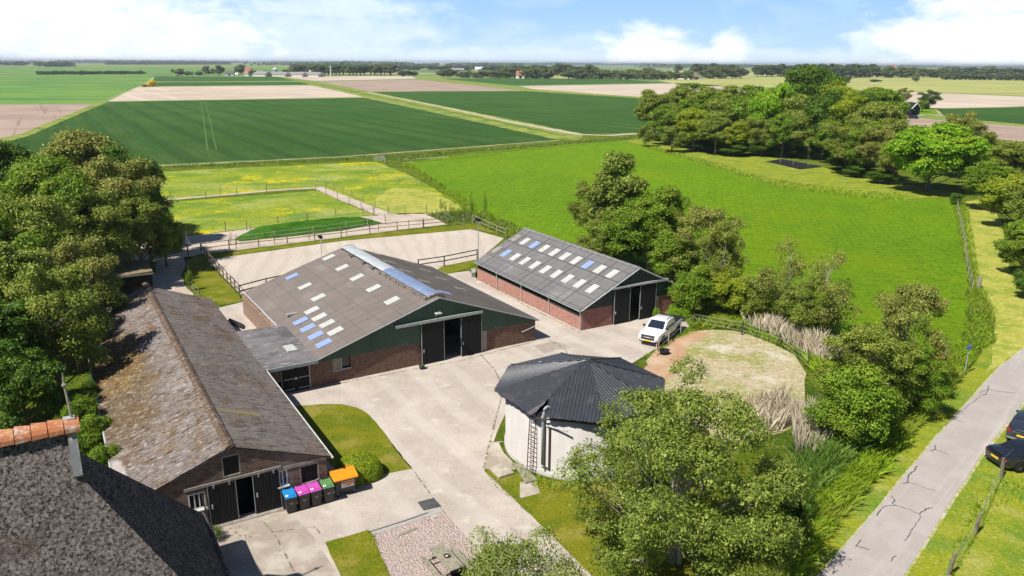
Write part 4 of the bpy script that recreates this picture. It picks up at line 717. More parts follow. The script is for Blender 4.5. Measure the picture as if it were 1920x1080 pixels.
def silo():
    cx, cy = 4.1, 42.2; b = empty('manure_silo', (cx, cy, 0), 0, 'round concrete manure tank under a black corrugated eight-sided roof', 'tank')
    R = 4.45; H = 3.55
    m = MB(); m.lathe([(R+.06, 0), (R+.06, .3), (R, .32), (R, H), (R-.25, H), (R-.25, 0)], 72); m.build('wall', 'silo_concrete', b, smooth=False)
    for p in b.children[0].data.polygons: p.use_smooth = abs(p.normal.z) < .5
    m = MB(); m.lathe([(0.01, H-.7), (R-.3, H-.7)], 40); m.build('contents', 'dark_void', b)
    RO, zr, za = 5.05, 3.84, 5.3; ap = Vector((.35, .15, za)); V = [Vector((RO*math.cos(rad(a)), RO*math.sin(rad(a)), zr)) for a in (145, 190, 235, 280, 325, 370, 415, 460)]
    def facet(A, B, f0, f1, mat, dz=0., per=.2, amp=.024, top=1.0):
        """corrugated facet between rim fractions f0..f1, corrugations running up the slope; cut by the hips"""
        m = MB(); e = B-A; L = e.length; ex = e.normalized(); n = ex.cross(ap-A).normalized(); n = n if n.z > 0 else -n; up = n.cross(ex).normalized(); up = up if up.z > 0 else -up
        x0 = (ap-A).dot(ex); hh = (ap-A).dot(up); k = int(L*(f1-f0)/per*6); vs = []
        over = .18
        for i in range(k+1):
            x = L*(f0+(f1-f0)*i/k); t = min(x/x0, (L-x)/(L-x0)); hgt = max(0, hh*t); w = amp*max(-.6, min(1, 1.6*math.sin(2*PI*x/per)))+dz
            ov = over*(.92+.08*math.sin(i*.37)); vs += [A+ex*x-up*ov+n*w, A+ex*x+up*max(hgt, -ov+.01)*top+n*w]
        m.add(vs, [(2*i, 2*i+2, 2*i+3, 2*i+1) for i in range(k)]); o = m.build('roof_sheet', mat, b); return o
    for i in range(8):
        A, B = V[i], V[(i+1) % 8]
        if i == 2: facet(A, B, .16, 1, 'silo_sheet', .02)
        elif i == 1: facet(A, B, 0, .88, 'silo_sheet', .03); facet(A, B, .88, .995, 'silo_sheet_worn', .02)
        else: facet(A, B, 0, 1, 'silo_sheet', .01*(i % 2))
    m = MB()
    for i in (0, 3, 4, 5, 6, 7): m.tube([V[i]+Vector((0, 0, .06)), ap+Vector((0, 0, .06))], .05, 5)
    m.build('hip_flashing', 'silo_sheet', b)
    m = MB(); m.tube([ap+Vector((.1, .1, .05)), ap+(V[1]-ap)*.22+Vector((.5, .2, .1))], .035, 5); m.tube([ap+(V[0]-ap)*.62+Vector((0, 0, .1)), ap+(V[0]-ap)*.45+Vector((.3, -.2, .1))], .03, 5); m.build('loose_batten', 'pale_gutter', b)
    m = MB()
    for i in range(8): m.tube([V[i]*.97+Vector((0, 0, -.14)), ap+Vector((0, 0, -.14))], .06, 4)
    for i in range(8): m.tube([V[i]*.97+Vector((0, 0, -.16)), V[(i+1) % 8]*.97+Vector((0, 0, -.16))], .05, 4)
    m.build('rafter', 'post_dark', b)
    # rungs ladder and pipes near the front
    def at(a, r, z): return Vector((r*math.cos(rad(a)), r*math.sin(rad(a)), z))
    aL = -130; c0, c1 = at(aL, R+.30, .02), at(aL, R+.06, 3.75); tx = Vector((-math.sin(rad(aL)), math.cos(rad(aL)), 0))*.21
    m = MB(); 
    for s_ in (-1, 1): m.tube([c0+tx*s_, c1+tx*s_], .028, 5)
    for i in range(14): p = c0+(c1-c0)*((i+.5)/14); m.tube([p-tx, p+tx], .02, 5)
    m.build('ladder', 'rust_steel', b)
    q = at(-121, R+.14, 0); m = MB(); top = 3.9; pts = [q+Vector((0, 0, .75)), q+Vector((0, 0, top-.2))]
    inn = at(-118, R-.35, 0)-q
    for i in range(1, 9): a = PI*i/8; pts.append(q+inn*(.5-.5*math.cos(a))+Vector((0, 0, top-.2+.42*math.sin(a))))
    pts.append(q+inn+Vector((0, 0, top-.8))); m.tube(pts, .085, 9)
    m.tube([q+Vector((0, 0, .75)), q+Vector((.02, -.1, .55))], .06, 6); m.build('filling_pipe', 'pvc_grey', b, smooth=True)
    m = MB(); q2 = at(-116.5, R+.08, 0); m.tube([q2+Vector((0, 0, .5)), q2+Vector((0, 0, 3.1))], .05, 6); m.tube([q2+Vector((0, 0, .5)), q+Vector((0, 0, .7))], .04, 6); m.build('downpipe', 'brown_pipe', b)
    m = MB(); p1 = at(-112, R+.05, 3.05); p0 = at(-112, R-1.2, 3.05)
    m.tube([at(-119, R+.1, 3.12), at(-103, R+.35, 3.12)], .05, 5); m.tube([q+Vector((0, 0, 3.1)), ap+(V[2]-ap)*.35], .035, 5); m.build('strut', 'pale_gutter', b)
silo()
# ------------------------------------------------------------------ foliage generator
def rand_unit(n): v = rng.normal(size=(n, 3)); return v/np.linalg.norm(v, axis=1)[:, None]
def leaves_mesh(name, pos, nrm, size, tone, aspect=.62, curl=0):
    n = len(pos); r = rand_unit(n); a = np.cross(nrm, r); a /= np.linalg.norm(a, axis=1)[:, None]+1e-9; b = np.cross(nrm, a)
    s = size[:, None] if hasattr(size, '__len__') else size
    v = np.empty((n, 4, 3), np.float32); v[:, 0] = pos-a*s; v[:, 1] = pos+b*s*aspect; v[:, 2] = pos+a*s; v[:, 3] = pos-b*s*aspect
    return from_quads(name, v.reshape(-1, 3), tone)
def from_quads(name, v, tone, k=4):
    n = len(v)//k; me = bpy.data.meshes.new(name); me.vertices.add(n*k); me.vertices.foreach_set('co', v.astype(np.float32).ravel())
    me.loops.add(n*k); me.loops.foreach_set('vertex_index', np.arange(n*k, dtype=np.int32)); me.polygons.add(n)
    me.polygons.foreach_set('loop_start', np.arange(0, n*k, k, dtype=np.int32)); me.update(calc_edges=True)
    at = me.attributes.new('rnd', 'FLOAT', 'FACE'); at.data.foreach_set('value', tone.astype(np.float32)); return me
def crown_points(R, zc, rz, nl, lr, ncl, nlf, sig, bottom=-.55, lrz=.8, inner=.25):
    """lobes over an ellipsoid crown; clusterlets on lobe surfaces; leaves round clusterlets"""
    lobes = []; i = 0
    while len(lobes) < nl:
        d = rand_unit(1)[0]
        if d[2] < bottom: continue
        q = np.array([d[0]*(R-lr*.8), d[1]*(R-lr*.8), d[2]*(rz-lr*.7)])*rng.uniform(.62, 1.07)
        if i < 400 and any(np.linalg.norm((q-l[0])/np.array([1, 1, 1.0])) < lr*.75 for l in lobes): i += 1; continue
        lobes.append((q, lr*rng.uniform(.7, 1.25)))
    lobes.append((np.zeros(3), min(R, rz)*.6)); C = np.array([l[0] for l in lobes]); Rr = np.array([l[1] for l in lobes])
    w = Rr**2; w[-1] *= inner; w /= w.sum(); idx = rng.choice(len(lobes), ncl, p=w); d = rand_unit(ncl); d[:, 2] = np.abs(d[:, 2])*np.where(rng.random(ncl) < .78, 1, -1)
    P = C[idx]+d*(Rr[idx]*rng.uniform(.72, 1.08, ncl))[:, None]*np.array([1, 1, lrz])
    # drop clusterlets buried deep in other lobes
    keep = np.ones(ncl, bool)
    for c, r in lobes: keep &= np.linalg.norm((P-c)/np.array([1, 1, lrz]), axis=1) > r*.62
    P = P[keep]; d = d[keep]; n = len(P); tn = rng.random(n)
    L = np.repeat(P, nlf, 0)+rng.normal(size=(n*nlf, 3))*sig*np.array([1, 1, .6])
    N = np.repeat(d, nlf, 0)*.7+rand_unit(n*nlf)*.7+np.array([0, 0, .4]); N /= np.linalg.norm(N, axis=1)[:, None]
    tone = np.clip(np.repeat(tn, nlf)*.5+rng.random(n*nlf)*.55+(L[:, 2]/rz)*.12, 0, 1)
    L[:, 2] += zc; C = C.copy(); C[:, 2] += zc
    return L, N, tone, C[:-1], Rr[:-1]
def limbs(H, th, C, Rr, r0, twigs=2, lean=(0, 0), k=5, multi=1):
    m = MB(); tops = []
    for q in range(multi):
        ox, oy = (0, 0) if multi == 1 else (random.uniform(-.25, .25), random.uniform(-.25, .25)); sx, sy = (lean if multi == 1 else (random.uniform(-.12, .12)*H, random.uniform(-.12, .12)*H))
        pts = [Vector((ox+sx*t*t+random.uniform(-.06, .06), oy+sy*t*t+random.uniform(-.06, .06), H*.86*t)) for t in (0, .12, .3, .5, .7, .88, 1)]; pts[0].z = -.1
        m.tube(pts, [r0*1.35, r0, r0*.85, r0*.65, r0*.42, r0*.22, r0*.1], 7); tops.append(pts)
    for c, r in zip(C, Rr):
        pts = random.choice(tops); z = max(th, min(H*.75, c[2]-math.hypot(c[0], c[1])*random.uniform(.55, .95))); t = z/(H*.86)
        i = min(5, int(t*6)); zz = [abs(p.z-z) for p in pts]; a = pts[zz.index(min(zz))]; a = Vector((a.x, a.y, z)); e = Vector(c)
        mid = a.lerp(e, .5)+Vector((random.uniform(-.2, .2), random.uniform(-.2, .2), -.15*(e-a).length*.5+random.uniform(0, .2)))
        w = r0*.42*max(.25, 1-t*.6); m.tube([a, mid, e], [w, w*.65, w*.3], k, False)
        for j in range(twigs):
            d = Vector(rand_unit(1)[0]); d.z = abs(d.z)*.6; s = mid.lerp(e, random.uniform(.2, 1)); m.tube([s, s+d*r*random.uniform(.6, .98)], [w*.32, w*.1], 3, False)
    return m
TREES = {}
def proto(key, H=10, R=4, zc=None, rz=None, nl=16, lr=1.5, ncl=900, nlf=24, sig=.3, leaf=.17, th=2.2, r0=.22, twigs=2, multi=1, bottom=-.55, lrz=.8, inner=.25, aspect=.62, wood=True, seed=None):
    global rng
    keep_rng = rng; rng = np.random.default_rng(seed if seed is not None else sum(ord(q)*(i+3) for i, q in enumerate(key))); random.seed(len(key)*31+int(H*10))
    rz = rz or (H-th)*.5; zc = zc or H-rz
    L, N, T, C, Rr = crown_points(R, zc, rz, nl, lr, ncl, nlf, sig, bottom, lrz, inner)
    me = leaves_mesh('crown', L, N, leaf*rng.uniform(.45, 1.35, len(L)), T, aspect)
    wm = None
    if wood:
        mb = limbs(H, th, C, Rr, r0, twigs, multi=multi); wm = bpy.data.meshes.new('trunk'); wm.from_pydata([tuple(v) for v in mb.v], [], mb.f); wm.materials.append(MATS['bark']); wm.update()
        wm.polygons.foreach_set('use_smooth', [True]*len(wm.polygons))
    me.materials.append(MATS['leaf_green']); TREES[key] = (me, wm, H, R); rng = keep_rng
def plant(key, loc, h, R, leaf, label, cat='tree', group=None, bark='bark', rz=None, name='tree', sub=None):
    me, wm, H, R0 = TREES[key]; t = empty(name, (loc[0], loc[1], 0), random.uniform(0, 6.28) if rz is None else rz, label, cat, group)
    t.scale = (R/R0, R/R0, h/H)
    c = bpy.data.objects.new('crown' if wm else 'foliage', me); COL.objects.link(c); c.parent = t; c.material_slots[0].link = 'OBJECT'; c.material_slots[0].material = MATS[leaf]
    if wm:
        w = bpy.data.objects.new('trunk', wm); COL.objects.link(w); w.parent = t; w.material_slots[0].link = 'OBJECT'; w.material_slots[0].material = MATS[bark]
    return t
proto('oakA', nl=34, lr=1.0, ncl=1900, nlf=30, sig=.23, leaf=.115, th=1.5)
proto('oakB', nl=26, lr=1.2, ncl=1700, nlf=32, sig=.26, leaf=.115, bottom=-.7, th=1.5)
proto('looseA', nl=42, lr=.8, ncl=1700, nlf=26, sig=.23, leaf=.095, twigs=4, th=1.0, bottom=-.75)
proto('looseB', nl=44, lr=.75, ncl=1500, nlf=26, sig=.24, leaf=.09, twigs=5, th=.3, multi=4, bottom=-.9, r0=.13)
proto('tall', R=2.6, nl=34, lr=.75, ncl=1200, nlf=20, sig=.2, leaf=.12, th=.8, twigs=3, bottom=-.85)
proto('maple', H=10, R=5.6, nl=34, lr=1.45, ncl=2600, nlf=22, sig=.22, leaf=.15, th=.8, bottom=-.8, lrz=.7)
proto('bushA', H=6, R=3.2, nl=22, lr=.95, ncl=1500, nlf=20, sig=.22, leaf=.10, th=.3, bottom=-.8, multi=3, twigs=3, r0=.1)
proto('bushB', H=6, R=3.0, nl=16, lr=1.1, ncl=1200, nlf=20, sig=.24, leaf=.10, th=.2, bottom=-.9, multi=4, twigs=3, r0=.09)
proto('sparse', H=8, R=3.4, nl=24, lr=.75, ncl=520, nlf=14, sig=.2, leaf=.08, th=.5, multi=3, twigs=8, r0=.10, bottom=-.85)
proto('farA', rz=5, zc=5, nl=12, lr=1.6, ncl=420, nlf=10, sig=.4, leaf=.42, th=.2, twigs=0, bottom=-.8, inner=.6)
proto('farB', rz=5, zc=4.9, nl=9, lr=1.9, ncl=380, nlf=10, sig=.4, leaf=.45, th=.6, twigs=0, bottom=-.9, inner=.6)
proto('farTall', rz=5, zc=5, R=2.6, nl=12, lr=1.1, ncl=380, nlf=10, sig=.35, leaf=.36, th=.2, twigs=0, bottom=-.8, inner=.6)
proto('farBush', H=6, R=4, nl=9, lr=1.6, ncl=340, nlf=10, sig=.4, leaf=.42, th=.1, twigs=0, bottom=-.95, inner=.6)
def T(key, u, vb, vt, wpx, leaf, label, cat='tree', group=None, bark='bark', name='tree'):
    p = G(u, vb); h = HT(p, vt); R = wpx/2*math.hypot(p.y, HC)/F; return plant(key, p, h, R, leaf, label, cat, group, bark, name=name)
ORD = 'first second third fourth fifth sixth seventh eighth ninth tenth eleventh twelfth thirteenth fourteenth fifteenth sixteenth seventeenth eighteenth nineteenth twentieth'.split()+['twenty-'+q for q in 'first second third fourth fifth sixth'.split()]
# ------------------------------------------------------------------ vegetation placed in the landscape
GW = 'trees of the wood left of the low barn'
for a in [('oakA', 12, 430, 238, 150, 'leaf_dark', 'dark dense tree at the left edge of the photo, topmost one of the left wood'),
          ('oakB', 185, 450, 236, 160, 'leaf_brown', 'round crowned tree with brownish top rising highest in the left wood'),
          ('oakA', 262, 462, 268, 120, 'leaf_dark', 'dark tree on the right flank of the left wood beside the green crop'),
          ('looseA', 228, 500, 290, 190, 'leaf_brown', 'large brown tinged tree in the middle of the left wood overlooking the paddock'),
          ('oakB', 112, 500, 285, 160, 'leaf_green', 'fresh green tree between the dark edge tree and the brown tinged tree'),
          ('oakA', 45, 540, 315, 190, 'leaf_green', 'broad green tree near the left edge below the dark tree'),
          ('looseA', 268, 515, 352, 130, 'leaf_olive', 'olive tree with visible trunk next to the dirt lane'),
          ('oakB', 312, 500, 390, 75, 'leaf_green', 'small leaning green tree overhanging the sand yard'),
          ('looseA', 190, 545, 350, 140, 'leaf_olive', 'olive tree with leaning trunk rising over the orange mossy shed'),
          ('looseB', 95, 610, 365, 200, 'leaf_olive', 'wide pale olive tree left of the orange mossy shed'),
          ('oakA', 10, 660, 400, 190, 'leaf_green', 'green tree cut by the left edge, third from the top'),
          ('looseA', 165, 655, 440, 150, 'leaf_brown', 'brownish tree whose crown leans over the mossy roof'),
          ('looseA', 118, 760, 490, 190, 'leaf_olive', 'nearest olive tree before the long low barn, with its trunk showing in the gap'),
          ('oakA', 15, 800, 545, 190, 'leaf_dark', 'dark tree low at the left edge above the thatched roof'),
          ('oakB', -70, 560, 300, 170, 'leaf_dark', 'dark tree just cut off by the left edge'),
          ('oakA', 60, 850, 640, 150, 'leaf_dark', 'shaded tree right behind the orange ridge tiles'),
          ('oakA', 340, 445 + 15, 395, 40, 'leaf_olive', 'slender tree at the paddock corner')][:-1]:
    T(*a, 'tree', GW)
for a in [('looseA', 150, 700, 520, 120, 'leaf_olive', 'olive tree touching the eave halfway along the low barn'), ('oakA', 60, 700, 440, 170, 'leaf_olive', 'pale olive crown in the middle of the left wood'), ('oakB', 150, 545, 320, 130, 'leaf_green', 'green crown under the brown topped highest tree'), ('looseA', 30, 610, 360, 150, 'leaf_olive', 'olive crown at the left edge between two green trees'), ('oakB', 285, 500, 335, 80, 'leaf_dark', 'shaded dark crown on the paddock side of the left wood')]: T(*a, 'tree', GW)
GI = 'bushes between thatched roof and low barn'
T('bushA', 186, 870, 778, 80, 'leaf_green', 'bright green bush at the corner of the white stained roof edge', 'bush', GI, name='bush')
T('bushB', 158, 850, 735, 75, 'leaf_green', 'green bush beside the finial of the thatched roof', 'bush', GI, name='bush')
T('bushA', 175, 800, 715, 60, 'leaf_dark', 'dark bush under the nearest olive tree along the barn wall', 'bush', GI, name='bush')
T('bushB', 205, 930, 830, 60, 'leaf_green', 'low green bush partly hidden behind the thatched roof slope', 'bush', GI, name='bush')
GR = 'trees of the grove behind the bright meadow'
for a in [('oakA', 1250, 272, 195, 70, 'leaf_green', 'low green tree filling the left front of the grove'), ('oakB', 1300, 284, 200, 76, 'leaf_yellowgreen', 'yellowish front tree in the left third of the grove'), ('oakA', 1340, 290, 212, 70, 'leaf_olive', 'olive front tree left of the low yellow green tree'), ('oakA', 1515, 299, 205, 76, 'leaf_olive', 'olive front tree above the left part of the black bed'), ('oakB', 1620, 332, 225, 84, 'leaf_green', 'green front tree between the open crowned tree and the brownish one'), ('looseA', 1672, 346, 250, 60, 'leaf_olive', 'narrow olive tree squeezed against the bright maple'),
          ('tall', 1290, 244, 152, 80, 'leaf_green', 'green treetop at the back left of the grove'), ('oakA', 1345, 248, 158, 90, 'leaf_olive', 'olive treetop in the back row of the grove'),
          ('tall', 1402, 252, 156, 80, 'leaf_green', 'green treetop in the back row of the grove left of the giant crown'), ('oakB', 1510, 256, 118, 128, 'leaf_dark', 'giant round dark crown towering over the whole grove'),
          ('oakA', 1572, 262, 148, 100, 'leaf_yellowgreen', 'yellow green treetop right of the giant crown'), ('oakB', 1640, 266, 160, 100, 'leaf_green', 'broad green tree at the back right of the grove'),
          ('oakA', 1226, 264, 166, 78, 'leaf_olive', 'outermost left tree of the grove beside the crop field'), ('oakB', 1268, 266, 160, 90, 'leaf_olive', 'second tree from the left end of the grove'),
          ('oakA', 1312, 272, 168, 92, 'leaf_green', 'third tree from the left end of the grove'), ('oakB', 1352, 278, 180, 86, 'leaf_olive', 'olive tree in the front of the grove left of the bright green crown'),
          ('oakA', 1398, 284, 168, 100, 'leaf_green', 'green tree with a tall rounded top in the grove front'), ('maple', 1445, 290, 150, 92, 'leaf_bright', 'bright green domed crown left of the giant dark tree'),
          ('oakB', 1492, 294, 172, 92, 'leaf_olive', 'olive tree under the giant dark crown'), ('oakA', 1540, 300, 165, 100, 'leaf_dark', 'dark tree with thick trunk in front of the giant crown'),
          ('looseA', 1590, 306, 176, 104, 'leaf_yellowgreen', 'yellowish open tree right of the dark trunked tree'), ('oakB', 1640, 312, 186, 100, 'leaf_olive', 'olive tree near the black sheds'),
          ('oakA', 1372, 292, 226, 60, 'leaf_yellowgreen', 'low yellow green tree at the front edge of the grove'), ('looseA', 1420, 292, 216, 66, 'leaf_olive', 'low leaning tree at the front edge of the grove'),
          ('oakB', 1465, 296, 208, 74, 'leaf_green', 'low green tree at the front edge behind the black bed'), ('looseA', 1592, 326, 214, 110, 'leaf_olive', 'open crowned tree right behind the black bed'),
          ('looseA', 1646, 338, 232, 88, 'leaf_brown', 'brownish open tree next to the bright maple'), ('oakA', 1562, 308, 215, 80, 'leaf_green', 'green tree with bare lower trunk behind the black bed'),
          ('looseA', 1209, 275, 232, 34, 'leaf_olive', 'smallest tree standing alone before the left end of the grove'), ('looseA', 1259, 286, 234, 52, 'leaf_olive', 'small slanting tree on the meadow edge before the grove'),
          ('tall', 1320, 262, 158, 70, 'leaf_olive', 'slim olive treetop in the middle row of the grove'), ('tall', 1610, 288, 168, 80, 'leaf_dark', 'slim dark treetop in the middle row near the black sheds')]:
    T(*a, 'tree', GR)
GU = 'undergrowth bushes in the grove'
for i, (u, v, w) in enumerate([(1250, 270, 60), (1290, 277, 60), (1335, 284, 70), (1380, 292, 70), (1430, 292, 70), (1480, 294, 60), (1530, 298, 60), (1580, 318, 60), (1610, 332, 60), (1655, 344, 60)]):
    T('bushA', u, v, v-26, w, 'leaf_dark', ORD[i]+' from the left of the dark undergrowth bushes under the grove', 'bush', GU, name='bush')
T('maple', 1738, 360, 226, 172, 'leaf_bright', 'big bright lime green maple at the far corner of the meadow', 'tree')
GE = 'trees along the mown path at the right edge'
for a in [('looseA', 1796, 335, 207, 95, 'leaf_brown', 'reddish brown tree rising behind the bright maple'), ('looseA', 1835, 350, 246, 100, 'leaf_olive', 'olive tree right of the bright maple'),
          ('oakB', 1885, 352, 262, 100, 'leaf_olive', 'olive tree at the right edge before the bare field'), ('oakA', 1850, 395, 300, 96, 'leaf_green', 'green tree overhanging the start of the mown path'),
          ('maple', 1905, 430, 318, 130, 'leaf_yellowgreen', 'yellow green tree cut by the right edge above the mown path'), ('maple', 1918, 520, 405, 110, 'leaf_green', 'fresh green low tree cut by the right edge halfway down the path'),
          ('bushA', 1893, 395, 340, 70, 'leaf_brown', 'reddish bush between the path trees'), ('looseA', 1960, 480, 300, 160, 'leaf_olive', 'olive tree mostly beyond the right edge'), ('bushB', 1925, 560, 500, 60, 'leaf_dark', 'dark bush at the right edge beside the path bend')]:
    T(*a, 'tree' if a[0][0] != 'b' else 'bush', GE, name='tree' if a[0][0] != 'b' else 'bush')
T('bushB', 1791, 384, 360, 22, 'leaf_dark', 'small dark bush at the end of the wire fence', 'bush', name='bush')
GC = 'trees beside the smaller brick barn'
for a in [('tall', 1152, 486, 277, 110, 'leaf_ash', 'tallest pale tree with pointed top behind the smaller barn'), ('looseA', 1110, 468, 335, 96, 'leaf_olive', 'olive tree behind the ridge end of the smaller barn'),
          ('oakA', 1215, 520, 345, 130, 'leaf_green', 'dense green tree over the roof edge of the smaller barn'), ('oakB', 1165, 505, 385, 110, 'leaf_green', 'green tree close behind the roof of the smaller barn'),
          ('looseB', 1312, 565, 386, 150, 'leaf_brown', 'brownish tree with thin twigs right of the smaller barn'), ('oakA', 1262, 560, 430, 100, 'leaf_green', 'green tree at the corner of the smaller barn'),
          ('bushA', 1300, 596, 500, 90, 'leaf_green', 'green bush between the barn corner and the bright shrub'),
          ('looseB', 1245, 520, 350, 90, 'leaf_green', 'green tree in the gap between the dense green and the brownish tree'), ('looseB', 1345, 590, 410, 90, 'leaf_olive', 'slender olive tree left above the bright shrub'), ('bushA', 1400, 605, 530, 80, 'leaf_olive', 'olive bush on the right side of the bright shrub'), ('looseB', 1130, 500, 410, 110, 'leaf_olive', 'low crown right behind the roof ridge of the smaller barn')]:
    T(*a, 'tree' if a[0][0] != 'b' else 'bush', GC, bark='bark_pale' if a[0] == 'looseB' else 'bark', name='tree' if a[0][0] != 'b' else 'bush')
T('maple', 1360, 598, 498, 88, 'leaf_yellowgreen', 'bright yellow green round shrub behind the wire fence', 'bush', name='bush')
GD = 'scraggly trees between bare paddock and meadow'
T('sparse', 1465, 622, 450, 120, 'leaf_brown', 'thin half bare tree behind the straw coloured reeds', 'tree', GD, 'bark_pale')
T('sparse', 1540, 640, 470, 130, 'leaf_brown', 'crooked half bare tree with pale branches leaning right', 'tree', GD, 'bark_pale')
T('looseB', 1425, 612, 500, 80, 'leaf_olive', 'low olive bush tree right of the bright shrub', 'tree', GD)
T('looseB', 1510, 636, 520, 110, 'leaf_olive', 'low green bush tree below the crooked tree', 'tree', GD)
T('looseB', 1690, 742, 530, 150, 'leaf_brown', 'tall brownish shrub tree with bare twig tips before the meadow', 'tree', GD, 'bark_pale')
T('looseB', 1615, 790, 610, 170, 'leaf_olive', 'broad shrub tree nearest the bare paddock', 'tree', GD)
T('looseB', 1700, 780, 640, 120, 'leaf_green', 'dense green shrub tree before the road bank', 'tree', GD)
T('bushA', 1590, 840, 690, 160, 'leaf_green', 'wide low shrub tree hanging over the ditch', 'tree', GD)
T('sparse', 1650, 740, 560, 100, 'leaf_brown', 'twiggy tree between the brownish shrub trees', 'tree', GD, 'bark_pale')
proto('big', seed=2, H=9, R=5.9, zc=3.9, rz=4.9, nl=84, lr=.85, ncl=4300, nlf=26, sig=.16, leaf=.07, th=.9, multi=5, twigs=7, bottom=-.85, r0=.13, lrz=.75, inner=.2, aspect=.5)
T('big', 1268, 1055, 684, 425, 'leaf_ash', 'large many stemmed ash tree with pale branches in front of the round tank', 'tree', None, 'bark_pale')
proto('shrub', H=4, R=3, nl=34, lr=.7, ncl=1500, nlf=16, sig=.16, leaf=.06, th=.2, multi=5, twigs=6, bottom=-.7, r0=.06, lrz=.8, inner=.15, aspect=.5)
T('shrub', 968, 1190, 1012, 215, 'leaf_ash', 'pale budding shrub at the bottom edge beside the picnic table', 'bush', name='bush', bark='bark_pale')
T('shrub', 1395, 1180, 1035, 150, 'leaf_olive', 'shrub at the bottom edge between big ash and road bank', 'bush', name='bush')
T('bushA', 1490, 985, 905, 60, 'leaf_dark', 'dark bush in the ditch right of the big ash tree', 'bush', name='bush')
def hedge_dome():
    p = G(673, 893); R = 1.0; n = 26000; d = rand_unit(n); d[:, 2] = np.abs(d[:, 2]); e = np.abs(d)**.75; e /= 1
    P = np.sign(d)*e*np.array([1.3, 1.1, 1.2])*rng.uniform(.9, 1.02, n)[:, None]; P[:, 2] *= 1.0
    N = d*.8+rand_unit(n)*.6; N /= np.linalg.norm(N, axis=1)[:, None]
    t = empty('hedge', (p.x, p.y, 0), rad(31), 'clipped rounded yellow green hedge bush beside the orange lidded container', 'hedge')
    me = leaves_mesh('foliage', P, N, .035*rng.uniform(.7, 1.3, n), rng.random(n)); me.materials.append(MATS['leaf_hedge']); o = bpy.data.objects.new('foliage', me); COL.objects.link(o); o.parent = t
    m = MB(); k = 16; m.lathe([(.9*math.cos(a), 1.05*math.sin(a)) for a in [PI/2*i/6 for i in range(7)]], 20); o = m.build('inner_twigs', 'bark_dark', t); o.scale = (1.12, .92, 1.02)
hedge_dome()
# small plants
for (u, v, vt, w, lf, lab) in [(376, 985, 950, 18, 'leaf_bright', 'climbing plant with light leaves under the low barn window'), (402, 1012, 985, 34, 'leaf_dark', 'dark potted shrub at the foot of the thatched roof'),
                               (1230, 598, 576, 14, 'leaf_bright', 'light leaved weed beside the sliding door of the smaller barn'), (357, 545, 505, 14, 'leaf_green', 'young tree alone on the strip by the arena fence'), (1273, 600, 572, 50, 'leaf_bright', 'fresh nettles bush behind the pickup')]:
    T('shrub', u, v, vt, w, lf, lab, 'plant', name='plant')
GS = 'staked saplings beside the far paddock corner'
for i, (u, v, vt) in enumerate(sorted([(827, 398, 366), (834, 400, 372), (845, 405, 376), (850, 408, 382), (860, 412, 384), (884, 410, 352), (910, 408, 350), (901, 412, 390), (872, 404, 380), (893, 418, 396)])):
    t = T('sparse', u, v, vt+6, 9, 'leaf_brown' if i % 3 else 'leaf_green', ORD[i]+' of the thin staked saplings from the left in the planted strip', 'sapling', GS, name='sapling')
    m = MB(); s = t.scale; m.tube([(.3/s[0], 0, 0), (.3/s[0], 0, 1.3/s[2])], .03, 5); m.build('stake', 'fence_pale', t)
# --------------- far vegetation
random.seed(21)
def row(n, u0, u1, vb0, vb1, vt, w, key, leaf, label, group, dv=1.0, cat='tree', name='tree'):
    for i in range(n):
        f = (i+.5)/n; u = u0+(u1-u0)*f+random.uniform(-.3, .3)*(u1-u0)/n; vb = vb0+(vb1-vb0)*f+random.uniform(-.4, .4)*dv*.5
        T(random.choice(key) if isinstance(key, tuple) else key, u, vb, vt+random.uniform(-1, 1)*dv, w*random.uniform(1.15, 1.75), leaf, ORD[i]+' from the left: '+label, cat, group, name=name)
FK = ('farA', 'farB')
row(6, -6, 50, 123, 123, 115, 12, FK, 'leaf_far_dark', 'dark tree in the far row at the left edge', 'far trees at the left edge')
row(6, 70, 136, 125, 125, 114.5, 15, FK, 'leaf_far', 'dark tree around the far farm on the left', 'far trees round the left farm')
row(24, 68, 268, 140, 139, 133, 12, 'farBush', 'leaf_far_dark', 'dark bush of the long far hedge row on the left', 'bushes of the long far hedge', .6, 'bush', 'bush')
T('farBush', 153, 141, 132, 9, 'leaf_far', 'rounder bush standing out before the long far hedge', 'bush', name='bush')
for (u, vb, vt, w, lab) in [(324, 138, 129, 6, 'slim small tree leftmost of the farm trees'), (337, 142, 126, 17, 'round dark tree at the left end of the farm trees'), (352, 142, 132, 11, 'small round tree right of the round dark farm tree'), (360.5, 142, 133, 5, 'tiny tree between two farm bushes'), (373, 142, 132, 15, 'low wide bush before the farm trees'),
                            (387, 141, 120, 15, 'tall uneven tree above the left farm bushes'), (400, 141, 127, 8, 'slim light tree between two tall farm trees'), (413, 141.5, 118.5, 16, 'tallest farm tree left of the dark shed'), (441, 140, 130, 4.5, 'narrow small tree beside the dark shed'),
                            (451, 139, 118, 20, 'fan shaped tree over the red farmhouse'), (475, 143, 129.5, 19, 'round green tree between red farmhouse and grey barns'), (540, 143, 128, 22, 'green tree between the grey barns'), (500, 141, 130, 12, 'low tree behind the first grey barn')]:
    T('farA' if w > 9 else 'farTall', u, vb, vt, w, 'leaf_far', lab, 'tree', 'trees around the far farm')
row(13, 548, 738, 139.6, 140.6, 118.5, 17, 'farTall', 'leaf_far_dark', 'tall tree in the dense row behind the grey barns', 'tall row behind the grey barns')
row(14, 552, 740, 141, 141.6, 119.5, 15, 'farTall', 'leaf_far', 'tree in the front of the dense row behind the grey barns', 'front of the tall row')
row(4, 748, 778, 143, 143, 131.5, 12, FK, 'leaf_far_dark', 'small tree beyond the right end of the dense row', 'small trees right of the dense row')
